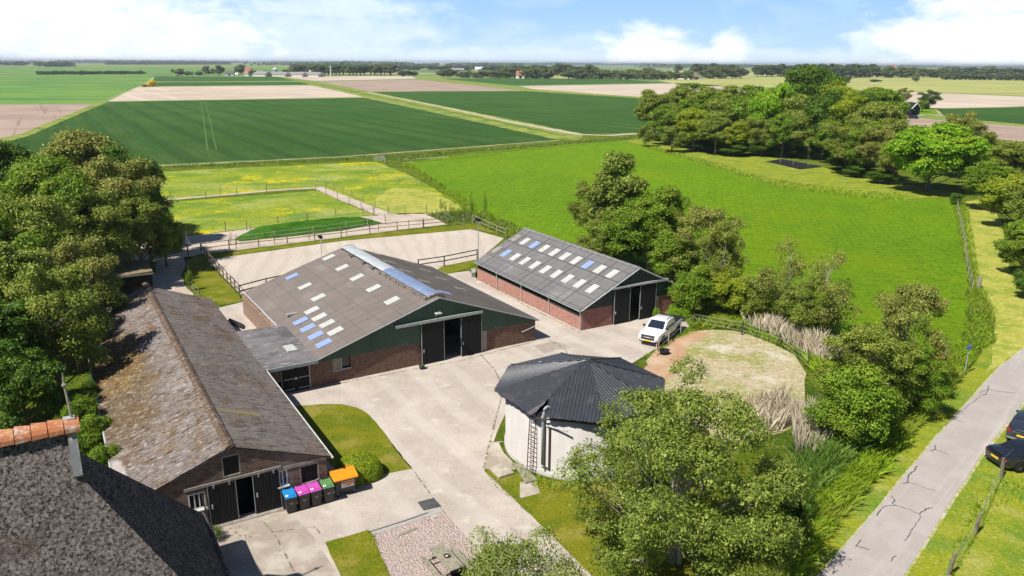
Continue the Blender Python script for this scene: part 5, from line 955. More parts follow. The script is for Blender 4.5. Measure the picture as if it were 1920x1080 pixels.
row(3, 822, 852, 144.5, 144.5, 127, 15, FK, 'leaf_far', 'rounded tree left of the far thatched cottages', 'rounded trees before the far hamlet')
row(8, 862, 955, 146, 147, 132, 14, FK, 'leaf_far', 'tree in the gardens of the far hamlet', 'trees in the far hamlet', 2.5)
row(14, 745, 985, 131, 134, 122, 16, FK, 'leaf_far_dark', 'hazy tree in the line behind the far hamlet', 'hazy trees behind the hamlet', 1.5)
row(10, 945, 1035, 146, 147.5, 126, 19, FK, 'leaf_far', 'tree around the red roofed far house', 'trees round the red roofed house', 2.5)
row(9, 960, 1100, 139, 141, 120.5, 20, FK, 'leaf_far_dark', 'dark tree in the back row of the central treeline', 'back row of the central treeline', 1.5)
T('farA', 1045, 143, 114.5, 27, 'leaf_far_dark', 'tallest dome shaped tree in the central treeline', 'tree')
row(15, 1062, 1240, 147, 148, 128, 19, FK, 'leaf_far', 'tree in the mixed green central treeline', 'mixed green central treeline', 3.5)
T('farB', 1103, 147, 119.5, 32, 'leaf_far', 'broad light domed tree in the central treeline', 'tree'); T('farA', 1217, 146, 124, 22, 'leaf_far_dark', 'dark domed tree left of the long white shed', 'tree')
row(11, 1158, 1302, 149, 149.5, 133, 14, 'farBush', 'leaf_far', 'bushy tree in the low belt before the white shed', 'low belt before the white shed', 1.5)
T('farA', 1272, 136, 118, 15, 'leaf_far_dark', 'single dark tree standing above the low belt', 'tree')
row(5, 1300, 1372, 143, 144, 117.5, 20, FK, 'leaf_far_dark', 'tall dark tree behind the white gabled farm', 'tall trees behind the white gabled farm')
row(6, 1318, 1392, 147.5, 147.8, 124, 18, FK, 'leaf_far', 'leafy tree in front of the tall dark far trees', 'leafy trees in front of the tall dark ones', 2)
row(10, 1412, 1560, 143.5, 144, 118.5, 19, FK, 'leaf_far_dark', 'tree in the long dark row behind the giant crown', 'long dark row behind the grove')
row(9, 1556, 1635, 146, 145, 118, 18, FK, 'leaf_far_dark', 'tree in the tall dark block right of the giant crown', 'tall dark block', 2)
row(9, 1635, 1762, 145, 146, 125, 19, FK, 'leaf_far', 'tree in the green belt behind the lone field bush', 'green belt right of the dark block', 2.5)
T('farBush', 1716, 153, 136.5, 16, 'leaf_far', 'lone rounded bush tree in the yellow field', 'bush', name='bush')
T('farBush', 1587, 154, 141, 20, 'leaf_far', 'pale willow bush at the edge of the yellow field', 'bush', name='bush'); T('farBush', 1641, 153.5, 149, 26, 'leaf_far_dark', 'low dark reed patch in the yellow field', 'bush', name='bush')
row(17, 1765, 1930, 149, 151, 138, 15, 'farBush', 'leaf_far_dark', 'bush in the low hedge line at the far right', 'low hedge line at the far right', 1.5, 'bush', 'bush')
row(10, 1764, 1930, 140, 142, 125, 20, FK, 'leaf_far', 'hazy tree behind the far right hedge line', 'hazy trees at the far right', 3)
T('looseA', 1740, 204, 168, 40, 'leaf_dark', 'wind shaped tree with bare trunk right of the black sheds', 'tree', bark='bark_dark')
T('looseA', 1692, 196, 164, 30, 'leaf_brown', 'thin tree behind the black sheds', 'tree'); T('oakB', 1702, 213, 190, 28, 'leaf_dark', 'dark shrub tree between the two black sheds', 'tree'); T('oakB', 1728, 210, 188, 26, 'leaf_green', 'green shrub at the right side of the black gabled shed', 'bush', name='bush')
T('farBush', 285, 163, 151, 18, 'leaf_gorse', 'bright yellow flowering bush at the corner of the bare field', 'bush', name='bush')
T('farBush', 272, 163, 158, 14, 'leaf_brown', 'brown brushwood pile beside the yellow bush', 'bush', name='bush')
def wood_band(u0, u1, v, hmin, hmax, leaf, seed, depth=300, fs=5):
    r = np.random.default_rng(seed); a = G(u0, v); b = G(u1, v); n = 16000; f = r.random(n); L = (b-a).length
    hh = hmin+(hmax-hmin)*(.5+.28*np.sin(f*31+seed)+.22*np.sin(f*83+seed*2)); gap = (np.sin(f*17+seed*3)+np.sin(f*41)) > -1.35; z = (r.random(n)**.8)*hh
    P = np.array(a)[None]*(1-f)[:, None]+np.array(b)[None]*f[:, None]; P[:, 1] += r.uniform(-1, 1, n)*depth*.5; P[:, 2] = z; P = P[gap]; N = r.normal(size=(len(P), 3))+np.array([0, -.8, .8]); N /= np.linalg.norm(N, axis=1)[:, None]
    me = leaves_mesh('distant_wood', P, N, fs*r.uniform(.6, 1.3, len(P)), r.random(len(P)), .8); me.materials.append(MATS[leaf]); o = bpy.data.objects.new('distant_wood', me); COL.objects.link(o); struct(o, 'stuff', 'hazy distant woodland along the horizon', 'woodland')
wood_band(-200, 700, 118.4, 14, 26, 'leaf_far_dark', 3, 900, 8); wood_band(500, 1400, 122.3, 16, 28, 'leaf_far_dark', 5, 900, 8); wood_band(1200, 2200, 127, 13, 23, 'leaf_far_dark', 8, 600, 7)
wood_band(220, 420, 121, 14, 22, 'leaf_far_dark', 11, 300, 7); wood_band(560, 980, 126, 10, 20, 'leaf_far_dark', 15, 300, 6)
# --------------- tall grass, reeds and weeds
def in_poly(P, poly):
    x, y = P[:, 0], P[:, 1]; ins = np.zeros(len(P), bool); n = len(poly)
    for i in range(n):
        x1, y1 = poly[i]; x2, y2 = poly[(i+1) % n]; c = ((y1 > y) != (y2 > y)) & (x < (x2-x1)*(y-y1)/((y2-y1) or 1e-9)+x1); ins ^= c
    return ins
def grass(name, px, dens, h, w, mat, label, lean=.25, clump=.5, seed=1, cat='grass', world=False):
    r = np.random.default_rng(seed); poly = [tuple(q) if world else tuple(G(*q))[:2] for q in px]; A = np.array(poly); lo, hi = A.min(0), A.max(0); n = int(dens*(hi[0]-lo[0])*(hi[1]-lo[1]))
    P = r.uniform(lo, hi, (n, 2)); P = P[in_poly(P, poly)]
    k = np.sin(P[:, 0]*1.7+seed)*np.sin(P[:, 1]*1.3+seed*2)+np.sin(P[:, 0]*.6+P[:, 1]*.9); P = P[r.random(len(P)) < 1-clump*.5+clump*.35*k]; k = np.sin(P[:, 0]*1.1+seed)*np.sin(P[:, 1]*.9)
    n = len(P); a = r.uniform(0, 2*PI, n); hh = h*r.uniform(.55, 1.2, n)*(1+.25*k); ww = w*r.uniform(.7, 1.3, n); dx, dy = np.cos(a), np.sin(a)
    la = r.normal(0, 1, (n, 2))*lean+np.array([.18, .1])*lean; v = np.zeros((n, 4, 3)); B = np.c_[P, np.zeros(n)]
    v[:, 0] = B-np.c_[dx*ww, dy*ww, np.zeros(n)]; v[:, 1] = B+np.c_[dx*ww, dy*ww, np.zeros(n)]
    v[:, 2] = B+np.c_[la[:, 0]*hh*.45+dx*ww*.6, la[:, 1]*hh*.45+dy*ww*.6, hh*.62]; v[:, 3] = B+np.c_[la[:, 0]*hh*1.1, la[:, 1]*hh*1.1, hh]
    me = from_quads(name, v.reshape(-1, 3), np.clip(r.random(n)*.75+.15*k+.1, 0, 1)); me.materials.append(MATS[mat]); o = bpy.data.objects.new(name, me); COL.objects.link(o); return struct(o, 'stuff', label, cat)
grass('tall_grass', [(1440, 1130), (1420, 1040), (1490, 900), (1560, 850), (1640, 785), (1735, 700), (1800, 655), (1835, 650), (1808, 700), (1762, 752), (1698, 838), (1628, 915), (1550, 1005), (1502, 1075), (1470, 1120)], 260, .75, .018, 'reed_lush', 'lush tall grass on the road bank', .35, .5, 2)
grass('tall_grass', [(1470, 960), (1490, 850), (1560, 800), (1620, 840), (1560, 900), (1500, 960), (1490, 1060), (1450, 1060)], 230, 1.1, .02, 'reed_green', 'green reeds in the ditch', .3, .5, 3)
grass('tall_grass', [(1790, 375), (1813, 380), (1828, 470), (1838, 535), (1866, 580), (1866, 640), (1846, 655), (1790, 660), (1812, 600), (1818, 520), (1800, 440)], 70, .35, .02, 'reed_lush', 'rough weeds along the meadow edge', .4, .6, 4)
grass('tall_grass', [(1285, 606), (1330, 590), (1420, 600), (1500, 635), (1570, 690), (1540, 720), (1500, 668), (1440, 642), (1375, 618), (1302, 618)], 180, .7, .025, 'reed_lush', 'green weeds behind the bare paddock', .4, .5, 5)
grass('reeds', [(1372, 586), (1440, 605), (1520, 640), (1575, 680), (1545, 690), (1480, 655), (1400, 618)], 90, 1.5, .028, 'reed_straw', 'straw coloured dry reeds behind the bare paddock', .18, .5, 6, 'reeds')
grass('reeds', [(1485, 800), (1540, 790), (1552, 845), (1530, 870), (1492, 862)], 170, 1.7, .028, 'reed_straw', 'clump of dry straw coloured reeds left of the ditch shrubs', .14, .3, 7, 'reeds')
grass('reeds', [(1738, 672), (1762, 668), (1768, 690), (1742, 694)], 160, 1.3, .028, 'reed_straw', 'small clump of dry reeds near the sign post', .14, .2, 8, 'reeds')
grass('reeds', [(1395, 760), (1470, 740), (1490, 800), (1420, 820)], 60, 1.1, .028, 'reed_straw', 'dry reeds behind the big ash tree', .2, .4, 9, 'reeds')
grass('tall_grass', [(-60, 343), (310, 317), (700, 299), (757, 302), (870, 287), (1080, 270), (1200, 262), (1198, 256), (1080, 266), (870, 282), (640, 298), (300, 313), (-60, 336)], 10, .45, .08, 'weed', 'coarse ditch grass between crop and paddocks', .4, .6, 10)
grass('tall_grass', [(745, 308), (765, 306), (870, 372), (960, 425), (1000, 445), (940, 438), (880, 402), (800, 345)], 26, .5, .035, 'reed_lush', 'ditch grass between paddock and meadow', .4, .5, 11)
grass('tall_grass', [(800, 404), (838, 420), (885, 416), (945, 440), (985, 440), (960, 420), (880, 400), (840, 398)], 22, .55, .05, 'weed', 'weeds in the planted strip', .4, .5, 12)
grass('tall_grass', [(1196, 270), (1240, 279), (1340, 306), (1450, 338), (1600, 358), (1700, 366), (1700, 376), (1600, 371), (1450, 350), (1340, 315), (1230, 284)], 14, .5, .06, 'reed_lush', 'rough bank grass before the grove', .4, .6, 13)
grass('tall_grass', [(1840, 905), (1925, 900), (1925, 935), (1860, 960), (1790, 1085), (1765, 1085), (1800, 1000)], 45, .3, .025, 'reed_lush', 'longer grass along the roadside fence', .4, .6, 14)
grass('tall_grass', [(960, 850), (985, 885), (1040, 905), (1080, 905), (1060, 925), (1000, 915), (960, 880)], 110, .28, .02, 'reed_lush', 'grass at the foot of the round tank', .4, .5, 15)
grass('tall_grass', [(905, 880), (915, 882), (975, 935), (1000, 965), (985, 962), (930, 915)], 120, .12, .015, 'weed', 'grass edge along the drive', .4, .5, 16)
grass('tall_grass', [(1240, 648), (1300, 614), (1310, 622), (1262, 640), (1215, 672), (1205, 668)], 120, .2, .02, 'reed_lush', 'grass verge beside the pickup', .4, .4, 17)
grass('tall_grass', [(686, 994), (700, 1000), (735, 1085), (725, 1085)], 200, .16, .014, 'reed_lush', 'long grass edge beside the gravel bed', .4, .3, 18)
# ------------------------------------------------------------------ fences
random.seed(5)
def along(P, step):
    out = []; carry = 0
    for a, b in zip(P, P[1:]):
        L = (b-a).length; k = max(1, round(L/step))
        for j in range(k): out.append(a+(b-a)*j/k)
    out.append(P[-1]); return out
def fence(px, step, h, r, rails, pm, rm, label, railr=.035, thin=False, group=None, cat='fence', lean=.03, caps=False, name='fence'):
    P = [G(*p) for p in px]; Q = along(P, step); o = P[0].copy(); f = empty(name, o, 0, label, cat, group); tops = []
    for q in Q:
        a = q-o; t = a+Vector((random.uniform(-lean, lean), random.uniform(-lean, lean), h*random.uniform(.94, 1.06))); tops.append((a, t))
        m = MB(); m.tube([a-Vector((0, 0, .05)), t], [r, r*.92], 6); m.build('post', pm, f)
    m = MB()
    for fr in rails:
        for (a, t), (b, t2) in zip(tops, tops[1:]):
            p, q = a.lerp(t, fr), b.lerp(t2, fr)
            if thin: m.tube([p, p.lerp(q, .5)-Vector((0, 0, .02)), q], railr, 3, False)
            else:
                d = (q-p).normalized(); s = Vector((-d.y, d.x, 0))*.05; s2 = s*.5
                m.add([p+s+Vector((0, 0, -railr*1.6)), q+s+Vector((0, 0, -railr*1.6)), q+s+Vector((0, 0, railr*1.6)), p+s+Vector((0, 0, railr*1.6)), p+s2+Vector((0, 0, -railr*1.6)), q+s2+Vector((0, 0, -railr*1.6)), q+s2+Vector((0, 0, railr*1.6)), p+s2+Vector((0, 0, railr*1.6))],
                      [(0, 1, 2, 3), (7, 6, 5, 4), (3, 2, 6, 7), (0, 4, 5, 1)])
    m.build('wire' if thin else 'rail', rm, f); return f
GF = 'fences round the paddocks'
fence([(378, 476), (430, 469), (640, 445), (745, 432), (886, 419)], 3.3, 1.25, .07, (.5, .93), 'fence_wood', 'fence_wood', 'wooden post and rail fence along the far side of the pale arena', .024)
fence([(886, 419), (948, 446)], 2.6, 1.25, .07, (.5, .93), 'fence_pale', 'fence_pale', 'pale wooden rail fence down the right side of the arena', .024)
fence([(378, 476), (412, 515), (450, 558)], 1.9, 1.25, .07, (.5, .93), 'fence_wood', 'fence_wood', 'wooden rail fence along the left side of the arena', .024)
fence([(450, 558), (500, 545), (560, 530)], 4.5, 1.25, .08, (.5, .93), 'fence_wood', 'post_dark', 'dark rail fence from the arena corner to the large barn')
fence([(785, 506), (833, 499), (895, 487)], 3.2, 1.25, .08, (.5, .93), 'post_dark', 'post_dark', 'short dark rail fence between the two large barns')
fence([(320, 374), (500, 357), (596, 350), (612, 351)], 6.5, 1.3, .05, (.45, .9), 'fence_wood', 'wire', 'wire fence along the back of the narrow sand track', .01, True, GF)
fence([(325, 380), (500, 362), (592, 357), (655, 384), (702, 405)], 6, 1.3, .05, (.45, .9), 'fence_wood', 'wire', 'wire fence round the flowery near paddock', .01, True, GF)
fence([(612, 351), (660, 370), (728, 402), (760, 404)], 5, 1.3, .05, (.45, .9), 'fence_wood', 'wire', 'wire fence along the outer side of the sand track', .01, True, GF)
fence([(330, 447), (423, 434), (463, 432), (577, 414), (681, 404), (700, 404)], 5.5, 1.3, .06, (.45, .9), 'fence_wood', 'wire', 'wire fence between the flowery paddock and the sand yard', .01, True, GF)
fence([(432, 460), (444, 457), (515, 449), (588, 440), (650, 431), (690, 426), (723, 421)], 5.5, 1.2, .05, (.45, .9), 'fence_pale', 'tape_white', 'electric fence in front of the grassy mound', .01, True, GF)
fence([(434, 452), (470, 433), (575, 417), (690, 408), (722, 415)], 6, 1.2, .05, (.45, .9), 'fence_pale', 'tape_white', 'electric fence behind the grassy mound', .01, True, GF)
fence([(443, 466), (515, 458), (580, 450), (650, 442), (710, 434), (767, 430), (795, 427)], 5.5, 1.3, .05, (.45, .9), 'fence_wood', 'wire', 'wire fence beside the arena rail fence', .01, True, GF)
fence([(700, 340), (748, 346), (790, 346)], 6, 1.2, .05, (.45, .9), 'fence_wood', 'wire', 'short wire fence above the bare paddock patch', .01, True, GF)
fence([(728, 402), (800, 400), (838, 418), (870, 428)], 5, 1.3, .06, (.45, .9), 'fence_wood', 'wire', 'wire fence round the far sand yard corner', .01, True, GF)
fence([(352, 500), (358, 545), (375, 565)], 4, 1.2, .05, (.45, .9), 'fence_wood', 'wire', 'wire fence along the dirt lane', .01, True, GF)
fence([(1793, 378), (1800, 420), (1808, 460), (1812, 500), (1822, 545)], 4, 1.1, .05, (.45, .9), 'fence_pale', 'wire', 'old wire fence between meadow and mown path', .014, True)
fence([(1922, 840), (1878, 896), (1828, 1001), (1779, 1078), (1740, 1150)], 40, 1.15, .085, (.4, .65, .9), 'fence_wood', 'wire', 'roadside wire fence with rough wooden posts in the lower right', .007, True, lean=.1)
fence([(1230, 668), (1253, 644), (1276, 624), (1300, 612)], 40, 1.05, .035, (.5, .93), 'tape_white', 'wire', 'electric fence with white posts beside the pickup', .014, True)
fence([(1300, 612), (1314, 613), (1391, 628), (1460, 650), (1515, 690)], 40, 1.15, .07, (.35, .65, .93), 'post_dark', 'wire', 'wire fence behind the bare paddock', .014, True)
fence([(1541, 315), (1515, 311), (1487, 308), (1463, 305)], 40, 1.0, .06, (.9,), 'fence_pale', 'wire', 'short posts before the black bed by the grove', .01, True)
def gate(px, h, label):
    a, b = G(*px[0]), G(*px[1]); g = empty('gate', a, math.atan2((b-a).y, (b-a).x), label, 'gate'); L = (b-a).length
    m = MB(); m.box(-.08, .08, -.08, .08, 0, h+.2); m.build('post', 'fence_pale', g); m = MB(); m.box(L-.08, L+.08, -.08, .08, 0, h+.2); m.build('post', 'fence_pale', g)
    m = MB()
    for z in (.25, .55, .85, h): m.box(.1, L-.1, -.02, .02, z-.03, z+.03)
    m.tube([(.1, 0, .25), (L-.1, 0, h)], .025, 4); m.build('gate_panel', 'galvanised', g); return g
gate(((703, 302), (716, 303)), 1.15, 'pale field gate at the far paddock corner'); gate(((717, 300), (723, 307)), 1.1, 'second pale field gate set at an angle beside the other')
# ------------------------------------------------------------------ posts and lamps
def pole(px, vt, label, head='flood', r=.05, mat='pole_grey'):
    p = G(*px); h = HT(p, vt); t = empty('lamp_post' if head == 'flood' else 'sign_post', p, rad(-60), label, 'lamp post' if head == 'flood' else 'post')
    m = MB(); m.tube([(0, 0, 0), (0, 0, h)], [r, r*.8], 8); m.build('pole', mat, t)
    if head == 'flood':
        m = MB(); m.box(-.35, .35, -.04, .04, h-.05, h+.03); m.box(-.4, -.08, -.2, .12, h-.02, h+.28); m.box(.08, .4, -.2, .12, h-.02, h+.28); m.build('flood_lamp', 'plastic_black', t)
    else:
        m = MB(); m.box(-.05, .05, -.35, .35, h-.25, h-.08); m.box(-.02, .02, -.05, .05, h-.1, h+.25); m.build('sign_plate', 'road_sign_blue' if head == 'sign' else 'pole_grey', t)
    return t
pole((604, 489), 446, 'thin lamp post with a small flood lamp at the left of the arena'); pole((897, 493), 414, 'tall thin lamp post between arena and smaller barn', 'flood')
pole((1808, 703), 648, 'slim metal signpost on the grass verge beside the road', 'sign', .045)
def bell():
    p = G(353, 478); t = empty('bird_house', p, 0, 'small pale feeder with pointed roof on a post at the arena corner', 'bird house'); m = MB(); m.box(-.05, .05, -.05, .05, 0, 1.2); m.build('post', 'post_dark', t)
    m = MB(); m.lathe([(.42, 1.35), (.25, 1.7), (.06, 2.2), (.04, 2.9)], 8); m.build('roof', 'sticker', t); m = MB(); m.box(-.22, .22, -.22, .22, 1.15, 1.37); m.build('box', 'weathered_wood', t)
bell()
def stump():
    p = G(1834, 541); t = empty('gate_post', p, .4, 'short weathered wooden stump where the old wire fence ends', 'post'); m = MB(); m.tube([(0, 0, 0), (.03, 0, .8), (.08, .02, 1.25)], [.22, .2, .16], 7); m.build('post', 'weathered_wood', t); m = MB(); m.tube([(-.4, .1, 1.15), (.35, .1, 1.2)], .06, 5); m.build('crossbar', 'weathered_wood', t)
stump()
# ------------------------------------------------------------------ yard objects
def wheelie(px, lid, label):
    p = G(*px); t = empty('wheelie_bin', p, TS, label, 'bin', 'wheelie bins in a row before the low barn')
    m = MB(); vs = []
    for z, w, d in ((.06, .22, .25), (.75, .27, .33), (.93, .285, .36)): vs += [(-w, -d, z), (w, -d, z), (w, d, z), (-w, d, z)]
    m.add(vs, [(3, 2, 1, 0)]+[(4*k+i, 4*k+(i+1) % 4, 4*k+4+(i+1) % 4, 4*k+4+i) for k in range(2) for i in range(4)]+[(8, 9, 10, 11)]); bevel(m.build('body', 'bin_black', t), .02)
    m = MB(); m.box(-.295, .295, -.375, .375, .90, .955); m.box(-.22, .22, .36, .46, .97, 1.01); bevel(m.build('body_rim', 'bin_black', t), .01)
    m = MB(); vs = [(-.30, -.40, .96), (.30, -.40, .96), (.30, .38, .98), (-.30, .38, .98), (-.27, -.36, 1.02), (.27, -.36, 1.02), (.28, .36, 1.08), (-.28, .36, 1.08)]; m.add(vs, [(3, 2, 1, 0), (4, 5, 6, 7), (0, 1, 5, 4), (1, 2, 6, 5), (2, 3, 7, 6), (3, 0, 4, 7)])
    m.box(-.2, .2, -.3, -.1, 1.03, 1.055); m.box(-.24, -.17, .34, .44, 1.02, 1.09); m.box(.17, .24, .34, .44, 1.02, 1.09)
    L = m.build('lid', lid, t); bevel(L, .015); MB().box(-.26, -.12, -.33, -.17, 1.056, 1.062).build('lid_sticker', 'sticker', L)
    for s in (-1, 1):
        m = MB(); m.tube([(s*.24, .33, .11), (s*.30, .33, .11)], .11, 14); m.build('wheel', 'rubber', t)
    m = MB(); k = 16; m.add([(.085*math.cos(2*PI*i/k), -.327, .62+.085*math.sin(2*PI*i/k)) for i in range(k)]+[(.055*math.cos(2*PI*i/k), -.327, .62+.055*math.sin(2*PI*i/k)) for i in range(k)], [(i, (i+1) % k, k+(i+1) % k, k+i) for i in range(k)]); o = m.build('emblem', 'sticker', t)
    o.rotation_euler = (rad(-6), 0, 0); o.location = (0, -.055, 0)
    return t
b0 = OS.copy(); e1 = Vector((math.cos(TS), math.sin(TS), 0)); e2 = Vector((-math.sin(TS), math.cos(TS), 0))
for s, lid, lab in ((3.28, 'lid_blue', 'black wheelie bin with blue lid, nearest the barn door'), (3.93, 'lid_magenta', 'black wheelie bin with magenta lid next to the blue one'), (4.55, 'lid_magenta', 'black wheelie bin with magenta lid next to the green one'), (5.22, 'lid_green', 'black wheelie bin with green lid beside the big container')):
    t = wheelie((540, 953), lid, lab); t.location = b0+e1*s+e2*(-.62); t.rotation_euler.z = TS+random.uniform(-.05, .05)
def container():
    t = empty('waste_container', b0+e1*6.22+e2*(-.30), TS+rad(-2), 'four wheeled black waste container with orange lid and white sticker', 'container'); m = MB(); vs = []
    for z, w, d in ((.22, .52, .33), (.95, .64, .46), (1.08, .66, .5)): vs += [(-w, -d, z), (w, -d, z), (w, d, z), (-w, d, z)]
    m.add(vs, [(3, 2, 1, 0)]+[(4*k+i, 4*k+(i+1) % 4, 4*k+4+(i+1) % 4, 4*k+4+i) for k in range(2) for i in range(4)]+[(8, 9, 10, 11)]); bevel(m.build('body', 'bin_black', t), .03)
    m = MB(); n = 8; prof = [(-.56, 1.06), (-.56, 1.14), (-.40, 1.22), (-.1, 1.29), (.3, 1.31), (.54, 1.26), (.54, 1.08)]
    m.add([(x, y, z) for x in (-.70, .70) for y, z in prof], [tuple(range(7)), tuple(range(13, 6, -1))]+[(i, i+7, (i+1) % 7+7, (i+1) % 7) for i in range(7)]); L = m.build('lid', 'lid_orange', t); bevel(L, .02)
    for s in (-1, 1): m = MB(); m.tube([(s*.45-.12, .56, 1.2), (s*.45-.12, .62, 1.3), (s*.45+.12, .62, 1.3), (s*.45+.12, .56, 1.2)], .022, 6); m.build('lid_handle', 'lid_orange', L)
    m = MB(); m.add([(-.28, -.425, .55), (.46, -.425, .55), (.46, -.478, .95), (-.28, -.478, .95)], [(0, 1, 2, 3)]); st = m.build('sticker', 'sticker', t)
    m = MB(); m.add([(-.26, -.462, .80), (.44, -.455, .74), (.44, -.476, .90), (-.26, -.480, .93)], [(0, 1, 2, 3)]); m.add([(-.1, -.445, .66), (.2, -.443, .64), (.44, -.452, .70), (.1, -.455, .73)], [(0, 1, 2, 3)]); m.build('sticker_print', 'sticker_orange', st)
    t.scale = (.93, .93, .97)
    for sx in (-1, 1):
        for sy in (-1, 1): m = MB(); m.tube([(sx*.48-.03, sy*.3, .1), (sx*.48+.03, sy*.3, .1)], .1, 12); w = m.build('wheel', 'rubber', t); MB().box(sx*.48-.04, sx*.48+.04, sy*.3-.03, sy*.3+.03, .1, .24).build('caster', 'galvanised', w)
container()
def picnic():
    c = G(833, 1050); a = G(828, 1033); d = (G(865, 1062)-G(803, 1030)); ang = math.atan2(d.y, d.x)
    t = empty('picnic_table', G(838, 1071), math.atan2((G(868, 1068)-G(838, 1035)).y, (G(868, 1068)-G(838, 1035)).x)+0, 'weathered wooden picnic table on the gravel bed', 'picnic table'); L = .98
    m = MB()
    for i in range(5): m.box(-L, L, -.37+i*.15, -.37+i*.15+.135, .71, .75)
    m.build('table_top', 'weathered_wood', t)
    for s in (-1, 1):
        m = MB()
        for j in range(2): m.box(-L, L, s*.76-.145+j*.15, s*.76-.01+j*.15, .42, .46)
        m.build('bench', 'weathered_wood', t)
    for x in (-.7, .7):
        for s in (-1, 1): m = MB(); m.tube([(x, s*.28, .71), (x, s*.62, 0)], .045, 4); m.build('leg', 'weathered_wood', t)
        m = MB(); m.box(x-.03, x+.03, -.88, .88, .33, .42); m.box(x-.03, x+.03, -.36, .36, .62, .71); m.build('crossbar', 'weathered_wood', t)
    b = empty('bowl', t.location+Vector((0, 0, .75)), 0, 'small dark round ashtray bowl on the picnic table', 'bowl'); m = MB(); m.lathe([(.0, .02), (.07, .02), (.12, .09), (.14, .09), (.10, 0), (0, 0)], 18); m.build('dish', 'rust_steel', b, smooth=True); MB().lathe([(0, .03), (.05, .05), (.05, .02)], 10).build('ash', 'sticker', b)
    b = empty('metal_tub', G(858, 1092), 0, 'black metal drum at the bottom edge beside the picnic table', 'drum'); m = MB(); m.lathe([(.0, .05), (.28, .05), (.3, .5), (.33, .52), (.3, .0), (0, 0)], 20); m.build('shell', 'bin_black', b); MB().lathe([(.31, .3), (.325, .32), (.31, .34)], 20).build('hoop', 'chrome', b)
picnic()
def slabs():
    def slab(px, th, mat, label, name, cat, planks=0):
        P = [G(*p) for p in px]; c = sum(P, Vector())/len(P); m = MB()
        if planks:
            for i in range(planks):
                f0, f1 = i/planks+.01, (i+1)/planks-.01; q = [P[0].lerp(P[1], f0), P[0].lerp(P[1], f1), P[3].lerp(P[2], f1), P[3].lerp(P[2], f0)]; m.prism([((v-c).x, (v-c).y) for v in q], .02, th+random.uniform(-.01, .01), 'z')
        else: m.prism([((v-c).x, (v-c).y) for v in P], .02, th, 'z')
        o = m.build(name, mat, None, loc=c); tag(o, label, cat); bevel(o, .012); return o
    slab([(918, 882), (938, 873), (964, 890), (936, 899)], .16, 'slab_concrete', 'square pale concrete cover slab near the tank ladder', 'cover_slab', 'slab')
    slab([(963, 872), (975, 869), (1008, 902), (985, 908)], .12, 'weathered_wood', 'long weathered plank cover beside the concrete slab', 'plank_cover', 'cover', 5)
    a = slab([(783, 943), (813, 935), (827, 950), (794, 958)], .06, 'steel_plate', 'dark steel hatch plate set in the concrete yard', 'hatch_plate', 'hatch')
    slab([(745, 1004), (781, 989), (783, 992), (747, 1007)], .06, 'weathered_wood', 'short weathered plank lying on the gravel', 'plank', 'plank')
    slab([(808, 968), (818, 965), (822, 970), (812, 973)], .05, 'slab_concrete', 'pale flat stone on the gravel near the steel hatch', 'stone', 'stone')
    slab([(884, 512), (892, 511), (892, 519), (884, 520)], .5, 'concrete_grey', 'small grey block at the far end of the lane between the barns', 'block', 'block')
    slab([(430, 600), (458, 612), (456, 618), (428, 606)], .2, 'black_pool', 'dark trough in the small yard behind the link shed', 'trough', 'trough')
slabs()
def tub():
    t = empty('feed_tub', G(1245, 664), 0, 'round black rubber tub at the edge of the bare paddock', 'tub'); m = MB(); m.lathe([(0, .06), (.27, .06), (.36, .38), (.40, .38), (.31, 0), (0, 0)], 20); m.build('shell', 'rubber', t, smooth=True); m = MB(); m.tube([(.36, 0, .3), (.5, 0, .42), (.36, .1, .36)], .02, 5); m.build('handle', 'rubber', t)
    t = empty('pot', G(791, 692), 0, 'small dark round pot lying beside the large barn door', 'pot'); m = MB(); m.lathe([(0, .03), (.13, .03), (.2, .34), (.24, .34), (.16, 0), (0, 0)], 16); m.build('shell', 'bin_black', t, smooth=True); MB().lathe([(.0, .28), (.19, .28)], 16).build('soil', 'mound_grass', t)
    t = empty('rake', G(1233, 665), 0, 'short red tipped fence stake leaning beside the pickup', 'stake'); m = MB(); m.tube([(0, 0, 0), (.05, 0, 1.1)], .04, 5); m.build('shaft', 'ridge_orange_tile', t)
    t.name = 'stake'
tub()
# ------------------------------------------------------------------ vehicles
def hull(st, name, mat, parent, k=10, smooth=True):
    """st: list of (x, half width, z low, z high, top half width)"""
    m = MB(); vs = []
    for x, w, z0, z1, wt in st:
        zm = z0+(z1-z0)*.55
        vs += [(x, 0, z0), (x, w*.86, z0), (x, w*.97, z0+.08), (x, w, zm), (x, (w+wt)/2+.01, z1-.06*(z1-z0)), (x, wt, z1), (x, wt*.5, z1+.015), (x, 0, z1+.02), (x, -wt*.5, z1+.015), (x, -wt, z1), (x, -(w+wt)/2-.01, z1-.06*(z1-z0)), (x, -w, zm), (x, -w*.97, z0+.08), (x, -w*.86, z0)]
    K = 14; m.add(vs, [tuple(range(K)), tuple((len(st)-1)*K+j for j in range(K))[::-1]]+[(i*K+(j+1) % K, i*K+j, (i+1)*K+j, (i+1)*K+(j+1) % K) for i in range(len(st)-1) for j in range(K)])
    o = m.build(name, mat, parent, smooth)
    if smooth: md = o.modifiers.new('e', 'EDGE_SPLIT'); md.split_angle = rad(38)
    return o
